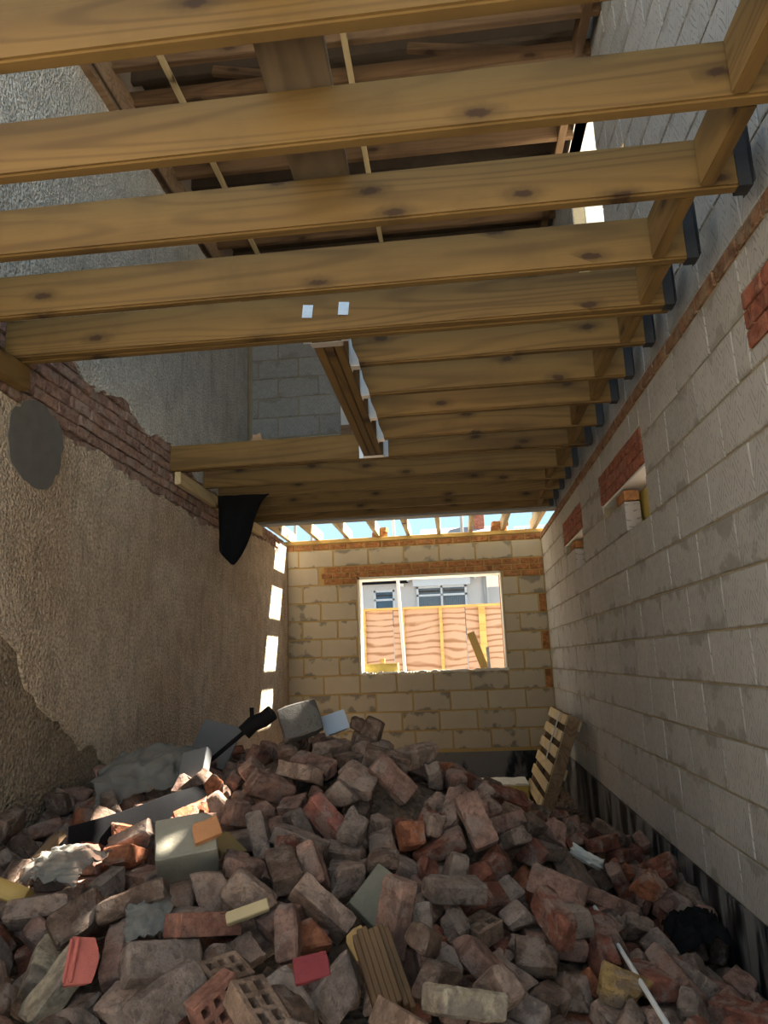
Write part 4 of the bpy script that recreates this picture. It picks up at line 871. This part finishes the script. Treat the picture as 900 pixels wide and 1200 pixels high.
COLS = [((.40, .285, .222), 'dusty buff'), ((.37, .225, .175), 'pinkish'), ((.29, .115, .075), 'dull red'), ((.20, .135, .10), 'dark brown'), ((.345, .27, .225), 'grey-beige'),
        ((.43, .165, .085), 'orange-red'), ((.40, .16, .125), 'red and plaster-white'), ((.56, .475, .34), 'pale cream'), ((.47, .40, .35), 'whitish'), ((.46, .30, .12), 'ochre'), ((.075, .07, .07), 'blackened')]
def mound_z(x, y):
    n = d = 0
    for (a, b, c) in MOUND:
        w = 1/((x-a)**2+(y-b)**2+.012)**1.8; n += w*c; d += w
    return max(n/d, -.42)
bm = bmesh.new(); bmesh.ops.create_grid(bm, x_segments=66, y_segments=140, size=1)
for v in bm.verts:
    x = .004+(v.co.x+1)/2*(W-.016); y = .6+(v.co.y+1)/2*7
    v.co = Vector((x, y, max(mound_z(x, y)-.15 + .02*noise.noise(Vector((x*12, y*12, 3))), -.47)))
o = obj('rubble_core', bm, M['dirt'], smooth=True); tag(o, 'brown brick dust and dirt filling the gaps of the rubble heap', 'rubble', kind='stuff')

# --- single recognisable pieces
def m_stone(name, c, pit=0.0):
    t = NT(name, .92); v = t.coord()
    k = t.mix(t.noise(v, 12, 5, .65), tuple(q*.75 for q in c), tuple(min(1, q*1.15) for q in c)); h = t.noise(v, 60, 4, .7)
    if pit:
        d = t.math('MULTIPLY', t.math('SUBTRACT', 1.0, t.step(t.voro(v, 75), .12, .32)), t.step(t.sep(t.n('TexCoord').outputs['Object'])[1], .01, -.02))
        k = t.mix(t.math('MULTIPLY', d, pit), k, tuple(q*.35 for q in c)); h = t.math('SUBTRACT', h, d)
    return t.done(k, t.bump(h, .6, .008))
M['aerated'] = m_stone('aerated_concrete', (.35, .32, .25)); M['clinker'] = m_stone('clinker_block', (.135, .125, .115), .7); M['slab'] = m_stone('green_grey_slab', (.255, .235, .175))
M['tilered'] = m_stone('red_tile_clay', (.62, .17, .13)); M['crimson'] = m_stone('crimson_paint', (.25, .045, .05)); M['ochre'] = m_stone('ochre_clay', (.50, .32, .13)); M['tileorange'] = m_stone('orange_clay', (.60, .27, .12))
M['osb'] = m_stone('strand_board', (.34, .24, .10)); M['perf'] = m_brick('perforated_clay', (.40, .27, .19), .35)
M['perfred'] = m_brick('perforated_red_clay', (.40, .19, .135), .35)
t = NT('tub_plastic', .35); t.b.inputs['Base Color'].default_value = (.50, .60, .74, 1); t.b.inputs['Transmission Weight'].default_value = .25; M['tub'] = t.m
t = NT('polythene', .22); t.b.inputs['Base Color'].default_value = (.62, .60, .55, 1); t.b.inputs['Transmission Weight'].default_value = .75; t.b.inputs['IOR'].default_value = 1.12; t.b.inputs['Specular IOR Level'].default_value = .8
t.put(t.b.inputs['Normal'], t.bump(t.noise(t.coord(False), 24, 4, .6, .6), .7, .01)); M['poly'] = t.m

def worn(name, dm, seed, mat, cuts=0, wear=.003, n=(4, 3, 2)):
    me = brick_mesh(name, dm[0], dm[1], dm[2], seed, cuts, wear, n); me.materials[0] = M[mat]; return me
def perforated(dm, mat):
    """a clay brick with two rows of square holes through its bed faces"""
    L, Wd, H = dm; cols = max(2, int(round(L/.05))); bm = bmesh.new()
    xs = [-L/2]; ww = .016; cw = (L-ww*(cols+1))/cols
    for k in range(cols): xs += [-L/2+ww*(k+1)+cw*k, -L/2+(ww+cw)*(k+1)]
    xs.append(L/2); rw_ = .018; rh = (Wd-3*rw_)/2
    ys = [-Wd/2, -Wd/2+rw_, -Wd/2+rw_+rh, -Wd/2+2*rw_+rh, Wd/2-rw_, Wd/2]
    V = {}
    def vert(i, j, z):
        if (i, j, z) not in V: V[i, j, z] = bm.verts.new((xs[i], ys[j], z*H/2))
        return V[i, j, z]
    solid = lambda i, j: 0 <= i < len(xs)-1 and 0 <= j < 5 and not (i % 2 and j % 2)
    for i in range(len(xs)-1):
        for j in range(5):
            if not solid(i, j): continue
            for z in (-1, 1):
                c = [vert(i, j, z), vert(i+1, j, z), vert(i+1, j+1, z), vert(i, j+1, z)]; bm.faces.new(c if z > 0 else c[::-1])
            for (a, b, di, dj) in (((i, j), (i+1, j), 0, -1), ((i+1, j), (i+1, j+1), 1, 0), ((i+1, j+1), (i, j+1), 0, 1), ((i, j+1), (i, j), -1, 0)):
                if not solid(i+di, j+dj): bm.faces.new((vert(*a, -1), vert(*b, -1), vert(*b, 1), vert(*a, 1)))
    bmesh.ops.recalc_face_normals(bm, faces=bm.faces[:])
    bmesh.ops.bevel(bm, geom=[e for e in bm.edges if e.calc_face_angle(0) > .5], offset=.0022, segments=1, affect='EDGES')
    me = bpy.data.meshes.new('perforated_brick'); bm.to_mesh(me); bm.free(); me.materials.append(M[mat]); return me

LAND = []
def special(k, name, me, label, cat, say):
    p, qn = SPECIAL[k]; qq = Quaternion(qn)
    o = inst(name, me, None, p, quat=qq); tag(o, label, cat); LAND.append((say, Vector(p))); return o
special(0, 'aerated_block', worn('aerated_block', (.215, .17, .14), 11, 'aerated', 1), 'pale grey aerated concrete block with a sunlit edge beside the black strip', 'block', 'the pale grey block')
special(1, 'broken_block', worn('broken_block', (.21, .17, .11), 14, 'clinker', 3, .005), 'broken dark grey concrete block with a pitted face on top of the heap', 'block', 'the pitted grey block')
def tub():
    bm = bmesh.new(); bx(bm, -.062, .062, -.048, .048, -.03, .022)
    bmesh.ops.bevel(bm, geom=bm.edges[:], offset=.012, segments=3, affect='EDGES'); me = bpy.data.meshes.new('plastic_tub'); bm.to_mesh(me); bm.free(); me.materials.append(M['tub']); me.shade_smooth(); return me
o = special(2, 'plastic_tub', tub(), 'pale blue plastic tub lying on top of the heap', 'tub', 'the blue plastic tub')
bm = bmesh.new(); bx(bm, -.067, .067, -.053, .053, .022, .031); bmesh.ops.bevel(bm, geom=bm.edges[:], offset=.004, segments=2, affect='EDGES'); obj('lid', bm, M['tub'], o)
special(3, 'paving_slab', worn('paving_slab', (.185, .12, .035), 17, 'slab', 1, .002), 'smooth green-grey slab piece standing up in the middle of the heap', 'slab', 'the green-grey slab')
o = special(4, 'roof_tile', worn('roof_tile', (.13, .095, .020), 19, 'tilered', 2, .002), 'bright pinkish-red roof tile piece, half in sunlight', 'tile', 'the bright red tile')
bm = bmesh.new(); bx(bm, -.06, .055, .016, .027, .007, .018); bx(bm, -.06, .055, .034, .043, .007, .016); bmesh.ops.bevel(bm, geom=bm.edges[:], offset=.003, segments=1, affect='EDGES'); obj('rib', bm, M['tilered'], o)
special(5, 'tile_shard', worn('tile_shard', (.09, .066, .02), 23, 'crimson', 3, .002), 'crimson painted shard with a flat face', 'shard', 'the crimson shard')
special(6, 'tile_shard', worn('tile_shard', (.085, .065, .02), 29, 'ochre', 2, .002), 'small ochre clay shard leaning on dark bricks', 'shard', 'the ochre shard')
bm = bmesh.new(); q = random.Random(7)
for k in range(7):      # a split timber baulk: long splinters side by side
    y0 = -.055+.11*k/7; bx(bm, -.13+q.uniform(0, .03), .13-q.uniform(0, .05), y0, y0+.11/7+.001, -.037, .037-q.uniform(0, .016))
bmesh.ops.bevel(bm, geom=bm.edges[:], offset=.003, segments=1, affect='EDGES')
me = bpy.data.meshes.new('timber_baulk'); bm.to_mesh(me); bm.free(); me.materials.append(M['attic']); special(7, 'timber_baulk', me, 'split brown timber baulk upright among the bricks', 'timber', 'the split timber baulk')
def stick(nm, dm, mat):
    bm = bmesh.new(); bx(bm, -dm[0]/2, dm[0]/2, -dm[1]/2, dm[1]/2, -dm[2]/2, dm[2]/2); bmesh.ops.bevel(bm, geom=bm.edges[:], offset=.003, segments=1, affect='EDGES')
    me = bpy.data.meshes.new(nm); bm.to_mesh(me); bm.free(); me.materials.append(M[mat]); return me
special(8, 'timber_offcut', stick('timber_offcut', (.135, .036, .025), 'pine'), 'greenish pale timber strip lying on grey bricks', 'timber', 'the pale timber strip')
special(9, 'timber_offcut', stick('timber_offcut', (.20, .06, .03), 'oldwood'), 'brown timber offcut below the end of the black strip', 'timber', 'the brown timber offcut')
special(10, 'timber_offcut', stick('timber_offcut', (.20, .06, .04), 'yellowwood'), 'ochre timber offcut poking from the heap near the pebbledash wall', 'timber', 'the ochre timber offcut')
special(11, 'strand_board', stick('strand_board', (.15, .12, .018), 'osb'), 'ochre-brown board offcut standing beside the pale grey block', 'board', 'the board offcut')
special(12, 'tile_shard', worn('tile_shard', (.10, .075, .03), 31, 'tileorange', 1, .002), 'sunlit orange tile piece above the board offcut', 'shard', 'the orange tile piece')
for k, dm, mt, lb in ((13, (.215, .1025, .065), 'perf', 'pale perforated brick with square holes facing up, low on the heap'), (14, (.215, .1025, .065), 'perf', 'perforated brick standing on end below the split timber baulk'),
                      (15, (.13, .1025, .065), 'perf', 'brown perforated half brick beside the pale perforated brick'), (16, (.215, .1025, .065), 'perfred', 'reddish perforated brick beside the pale timber strip'),
                      (17, (.12, .1025, .065), 'perf', 'ochre perforated half brick against the rust-red brick'), (18, (.13, .1025, .065), 'perf', 'perforated half brick behind the black strip'),
                      (19, (.13, .1025, .065), 'perfred', 'pink perforated half brick at the very bottom of the heap'), (20, (.12, .1025, .065), 'perf', 'perforated half brick near the foot of the pallet')):
    special(k, 'perforated_brick', perforated(dm, mt), lb, 'brick', 'the ' + ['pale perforated brick', 'perforated brick on end', 'brown perforated half', 'reddish perforated brick', 'ochre perforated half', 'upper perforated half', 'pink perforated half', 'perforated half by the pallet'][k-13])['group'] = 'perforated bricks in the heap'
def crumple(name, sx, sy, h, seed, mat, n=16, amp=.05, thick=.002, dome=1.0):
    bm = bmesh.new(); bmesh.ops.create_grid(bm, x_segments=n, y_segments=n, size=1); off = Vector((seed, seed*2.1, 0))
    for v in bm.verts:
        x, y = v.co.x, v.co.y; e = max(0, 1-(abs(x)**2.4+abs(y)**2.4)*.5)
        rg_ = 1-abs(noise.noise(Vector((x*2.2, y*2.2, 0))+off))*2
        v.co = Vector((x*sx+noise.noise(Vector((x*3, y*3, 5))+off)*sx*.18, y*sy+noise.noise(Vector((x*3, y*3, 9))+off)*sy*.18, h*e*dome+amp*rg_+amp*.6*noise.noise(Vector((x*6, y*6, 2))+off)+amp*.16*(1-abs(noise.noise(Vector((x*7, y*4, 6))+off))*3)))
    r = bmesh.ops.extrude_face_region(bm, geom=bm.faces[:])
    for v in [g_ for g_ in r['geom'] if isinstance(g_, bmesh.types.BMVert)]: v.co.z -= thick
    bmesh.ops.recalc_face_normals(bm, faces=bm.faces[:])
    me = bpy.data.meshes.new(name); bm.to_mesh(me); bm.free(); me.materials.append(M[mat]); me.shade_smooth(); return me
special(21, 'packaging', crumple('packaging', .085, .03, .03, 3.3, 'insulw', 12, .012), 'crumpled white printed packaging lying on dark red bricks', 'packaging', 'the white packaging')

# sheets, strips and pipes lying on the heap
def put(o, label, cat, say=None):
    tag(o, label, cat)
    if say: LAND.append((say, o.matrix_basis.to_translation()))
    return o
put(inst('polythene_sheet', crumple('polythene_sheet', .27, .26, .16, 1.7, 'poly', 48, .032), None, (.47, 3.80, .44), (R(16), R(-4), .3)), 'crumpled clear polythene heaped against the pebbledash wall', 'sheet', 'the clear polythene by the wall')
put(inst('polythene_sheet', crumple('polythene_sheet', .14, .10, .04, 4.9, 'poly', 32, .02), None, (.60, 2.70, .33), (R(20), 0, -.3)), 'crumpled clear polythene among bricks low on the heap', 'sheet', 'the low polythene')
put(inst('polythene_sheet', crumple('polythene_sheet', .07, .09, .03, 8.2, 'poly', 16, .02), None, (1.08, 2.36, .27), (R(25), 0, .5)), 'small scrap of clear polythene beside the big grey-beige brick', 'sheet')
put(inst('black_polythene', crumple('black_polythene', .11, .12, .06, 6.1, 'black', 18, .04), None, (3.05, 3.42, -.16), (R(10), R(-15), 0)), 'crumpled black polythene against the foot of the block wall', 'sheet', 'the black polythene')
bm = bmesh.new(); path = []
P0, P1 = Vector((.485, 2.93, .372)), Vector((.915, 3.33, .492))
for k in range(17):
    t_ = k/16; p = P0.lerp(P1, t_) + Vector((0, 0, -.018*math.sin(t_*3.1)))
    tw = R(70) - R(40)*max(0, t_-.62)*2.4
    up_ = Vector((-.45*math.cos(tw), .60*math.cos(tw), math.sin(tw))).normalized(); hw = .060 - .018*max(0, t_-.7)*3.3
    path.append((p-up_*hw, p+up_*hw*.2+Vector((.004, -.006, 0)), p+up_*hw))
nv = Vector((-.5, .8, .2))*.005
ra = [[bm.verts.new(c) for c in (a, m_, b, b+nv, a+nv)] for a, m_, b in path]
for a, b in zip(ra, ra[1:]):
    for i in range(5): bm.faces.new((a[i], a[(i+1) % 5], b[(i+1) % 5], b[i]))
bm.faces.new(ra[0]); bm.faces.new(ra[-1][::-1]); bmesh.ops.recalc_face_normals(bm, faces=bm.faces[:])
o = obj('black_strip', bm, M['black'], smooth=True); tag(o, 'long black plastic strip lying across the heap below the polythene', 'strip'); LAND.append(('the black strip', Vector((.65, 3.2, .42))))
bm = bmesh.new(); tube(bm, [(.74, 3.80, .545), (.86, 3.83, .64), (.95, 3.84, .71)], .012, 8); tube(bm, [(.94, 3.84, .70), (.985, 3.86, .745), (1.04, 3.87, .765), (1.09, 3.87, .80)], .042, 14); tube(bm, [(.985, 3.85, .74), (.98, 3.85, .83)], .012, 8)
put(obj('black_pipe', bm, M['black'], smooth=True), 'black plastic pipe elbow on the crest beside the pitted grey block', 'pipe'); LAND.append(('the black pipe', Vector((1.0, 3.85, .76))))
o = stick('plaster_board', (.30, .26, .012), 'slab'); M['panel'] = m_plain('blue_grey_board', (.19, .195, .20), .85, .08, 8, .1); o.materials[0] = M['panel']
put(inst('plaster_board', o, None, (.62, 4.30, .60), (R(62), R(10), R(-22))), 'blue-grey board leaning behind the polythene near the pebbledash wall', 'board', 'the blue-grey board')
o = stick('grey_board', (.15, .17, .05), 'slab'); o.materials[0] = M['panel']
put(inst('grey_board', o, None, (.755, 3.62, .56), (R(58), R(-12), R(-15))), 'grey-blue block of board in front of the polythene', 'board')
def rod(a, b):
    bm = bmesh.new(); tube(bm, [a, Vector(a).lerp(Vector(b), .5), b], .0085, 8); return bm
put(obj('white_rod', rod((2.617, 3.30, .007), (2.617, 2.15, .050)), M['white'], smooth=True), 'thin white metal rod lying down the slope of the heap', 'rod'); LAND.append(('the white rod', Vector((2.6, 2.8, .03))))
# sheet hanging from the joists
bm = bmesh.new(); nx_, ny_ = 18, 16; gr = []
for j in range(ny_+1):
    t_ = j/ny_; row = []
    for i in range(nx_+1):
        s_ = i/nx_; zb = 1.915 + .16*max(0, .34-s_)/.34 + .62*max(0, s_-.40)**1.1*1.5
        z = 2.545 + (zb-2.545)*t_
        x = .065 + .46*s_*(1-t_*.22) + .02*t_
        y = 5.93 - .10*math.exp(-((s_-.12)/.14)**2)*(.4+t_) + .05*math.sin(s_*9+t_*2)*(.3+.7*t_) + .015*noise.noise(Vector((s_*6, t_*5, 0)))
        row.append(bm.verts.new((x, y, z)))
    gr.append(row)
for j in range(ny_):
    for i in range(nx_): bm.faces.new((gr[j][i], gr[j][i+1], gr[j+1][i+1], gr[j+1][i]))
r_ = bmesh.ops.extrude_face_region(bm, geom=bm.faces[:])
for v in [g_ for g_ in r_['geom'] if isinstance(g_, bmesh.types.BMVert)]: v.co.y += .004
bmesh.ops.recalc_face_normals(bm, faces=bm.faces[:])
o = obj('black_membrane', bm, M['black'], smooth=True); tag(o, 'black damp-proof sheet hanging folded from the joists by the pebbledash wall', 'sheet')
# foam slab by the window wall, pallet against the block wall
o = box('foam_slab', 2.22, 2.72, 7.30, 7.72, -.40, -.17, M['insul'], bevel=.006); tag(o, 'yellow foam slab with a crumbly white top on the floor before the window wall', 'slab')
bm = bmesh.new(); q = random.Random(2)
bmesh.ops.create_grid(bm, x_segments=14, y_segments=12, size=1)
for v in bm.verts: v.co = Vector((v.co.x*.252, v.co.y*.212, .127+.012*noise.noise(v.co*4)+.012*noise.noise(v.co*11)))
r_ = bmesh.ops.extrude_face_region(bm, geom=bm.faces[:])
for v in [g_ for g_ in r_['geom'] if isinstance(g_, bmesh.types.BMVert)]: v.co.z = .112
bmesh.ops.recalc_face_normals(bm, faces=bm.faces[:]); obj('foam_face', bm, M['insulw'], o)['label'] = 'crumbly white foam face'
pa = empty('wooden_pallet', (2.735, 7.05, -.40)); v1 = Vector((.36, 0, .93)).normalized(); v0 = Vector((0, 1, 0)); v2 = v1.cross(v0)*-1
pa.matrix_world = Matrix(((v0.x, v1.x, v0.cross(v1).x, 2.735), (v0.y, v1.y, v0.cross(v1).y, 7.05), (v0.z, v1.z, v0.cross(v1).z, -.40), (0, 0, 0, 1)))
tag(pa, 'wooden pallet leaning against the block wall behind the heap', 'pallet'); LAND.append(('the pallet', Vector((2.9, 6.6, 0))))
SG = 1 if (v0.cross(v1)).x < 0 else -1      # local Z that faces the room
for k, x in enumerate((-.54, 0, .54)):
    bm = bmesh.new(); bx(bm, x-.022, x+.022, 0, .98, -.05, .05); bmesh.ops.bevel(bm, geom=bm.edges[:], offset=.003, segments=1, affect='EDGES'); obj('stringer', bm, M['oldwood'], pa)
me = stick('slat', (1.14, .088, .018), 'pine')
for k in range(7): inst('slat', me, pa, (0, .05+k*.147, SG*.0595), (0, 0, rnd.uniform(-.006, .006)))
for k in range(3): inst('bottom_slat', me, pa, (0, .06+k*.43, -SG*.0595))
bm = bmesh.new(); tube(bm, [(-.16, .97, SG*.072), (-.18, .80, SG*.076), (-.13, .66, SG*.074), (-.17, .52, SG*.076)], .007, 6); obj('strap', bm, M['white'], pa)['label'] = 'white plastic strap'
bm = bmesh.new(); poly_slab(bm, [(0, 0), (.03, .02), (.025, .06), (.055, .045), (.09, .07), (.10, .02), (.14, -.005), (.09, -.01)], 'y', 0, .004)
o = obj('dry_leaf', bm, M['oldwood'], None, (.60, 5.06, 2.747)); tag(o, 'dry brown leaf on top of the speckled joist', 'leaf')
# crumbs of brick on the floor by the pallet
bm = bmesh.new(); q = random.Random(12)
for k in range(1500):
    x, y = q.uniform(1.7, W-.07), q.uniform(4.3, 8.6)
    if q.random() < .35: x = q.uniform(2.4, W-.07); y = q.uniform(5, 7.2)
    if x > 2.6 and 6.3 < y < 7.8: continue
    s_ = q.choice((.008, .012, .018, .028, .036)); z = max(mound_z(x, y)-.10, -.43)
    mt = Matrix.Translation((x, y, z+s_*.4)) @ Quaternion((q.gauss(0, 1), q.gauss(0, 1), q.gauss(0, 1), q.gauss(0, 1))).normalized().to_matrix().to_4x4()
    vs = bx(bm, -s_, s_, -s_*.7, s_*.7, -s_*.45, s_*.45, mt)
    for v in vs: v.co += Vector((q.uniform(-1, 1), q.uniform(-1, 1), q.uniform(-1, 1)))*s_*.3
o = obj('brick_crumbs', bm, M['brickfill']); tag(o, 'small crumbs of broken brick strewn over the floor by the pallet', 'rubble', kind='stuff')

# --- the bricks: the 290 that show largest one by one, the rest as one mass
NAMES = {'whole brick': 'whole_brick', 'half brick': 'half_brick', 'three-quarter brick': 'brick_bat', 'broken lump': 'brick_lump'}
ORD = ['', 'second ', 'third ', 'fourth ', 'fifth ', 'sixth ', 'seventh ', 'eighth ', 'ninth ', 'tenth ', 'eleventh ', 'twelfth ']
BASE = {k: Vector(c) for k, (c, _) in enumerate(COLS)}
one = []; rv, rf, rc = [], [], []
for i, (c, v, x, y, z, qx, qy, qz) in enumerate(HEAP):
    p = Vector((x, y, z))/1000; a, b, d = qx/1000, qy/1000, qz/1000
    qq = Quaternion((math.sqrt(max(0, 1-a*a-b*b-d*d)), a, b, d)).normalized()
    jt = 1+.22*(((i*37) % 100)/100-.5); colr = tuple(min(1, k*jt) for k in COLS[c][0])
    if i < 290:
        kd = VAR[v][0]; o = inst(NAMES[kd], VAR[v][1], None, p, quat=qq); o.color = (*colr, 1)
        m3 = qq.to_matrix(); lie = 'on end' if abs(m3[2][0]) > .66 else 'on edge' if abs(m3[2][1]) > .75 else 'flat' if abs(m3[2][2]) > .86 else 'tilted'
        say, lp = min(LAND, key=lambda l: (l[1]-p).length)
        dv = p-lp; dr = 'behind' if dv.y > abs(dv.x)*.8 else 'in front of' if -dv.y > abs(dv.x)*.8 else 'beside'
        one.append(((COLS[c][1], kd, lie, dr, say), (dv.length), o))
    else:
        m4 = Matrix.Translation(p) @ qq.to_matrix().to_4x4(); n0 = len(rv); me = VAR[v][1]
        ws = [m4 @ w.co for w in me.vertices]; rv += [(min(max(w.x, .003), W-.010), w.y, w.z) for w in ws]; rc += [colr]*len(me.vertices)
        rf += [[n0+k for k in f.vertices] for f in me.polygons]
seen = {}
for key, dist, o in sorted(one, key=lambda t_: t_[1]):
    k = seen.get(key, 0); seen[key] = k+1
    col, kd, lie, dr, say = key
    tag(o, '%s %s %s, %sclosest %s %s' % (col, kd, lie, ORD[min(k, 11)], dr, say), 'brick', 'loose bricks of the rubble heap')
me = bpy.data.meshes.new('brick_rubble'); me.from_pydata(rv, [], rf); at_ = me.color_attributes.new('tint', 'FLOAT_COLOR', 'POINT')
for k, c in enumerate(rc): at_.data[k].color = (*c, 1)
M['brickmass'] = m_brick('old_brick_mass', 'tint')
me.materials.append(M['brickmass']); me.shade_smooth(); me.set_sharp_from_angle(angle=R(32))
o = link(bpy.data.objects.new('brick_rubble', me)); tag(o, 'smaller and half-hidden bricks filling the rubble heap', 'rubble', kind='stuff')
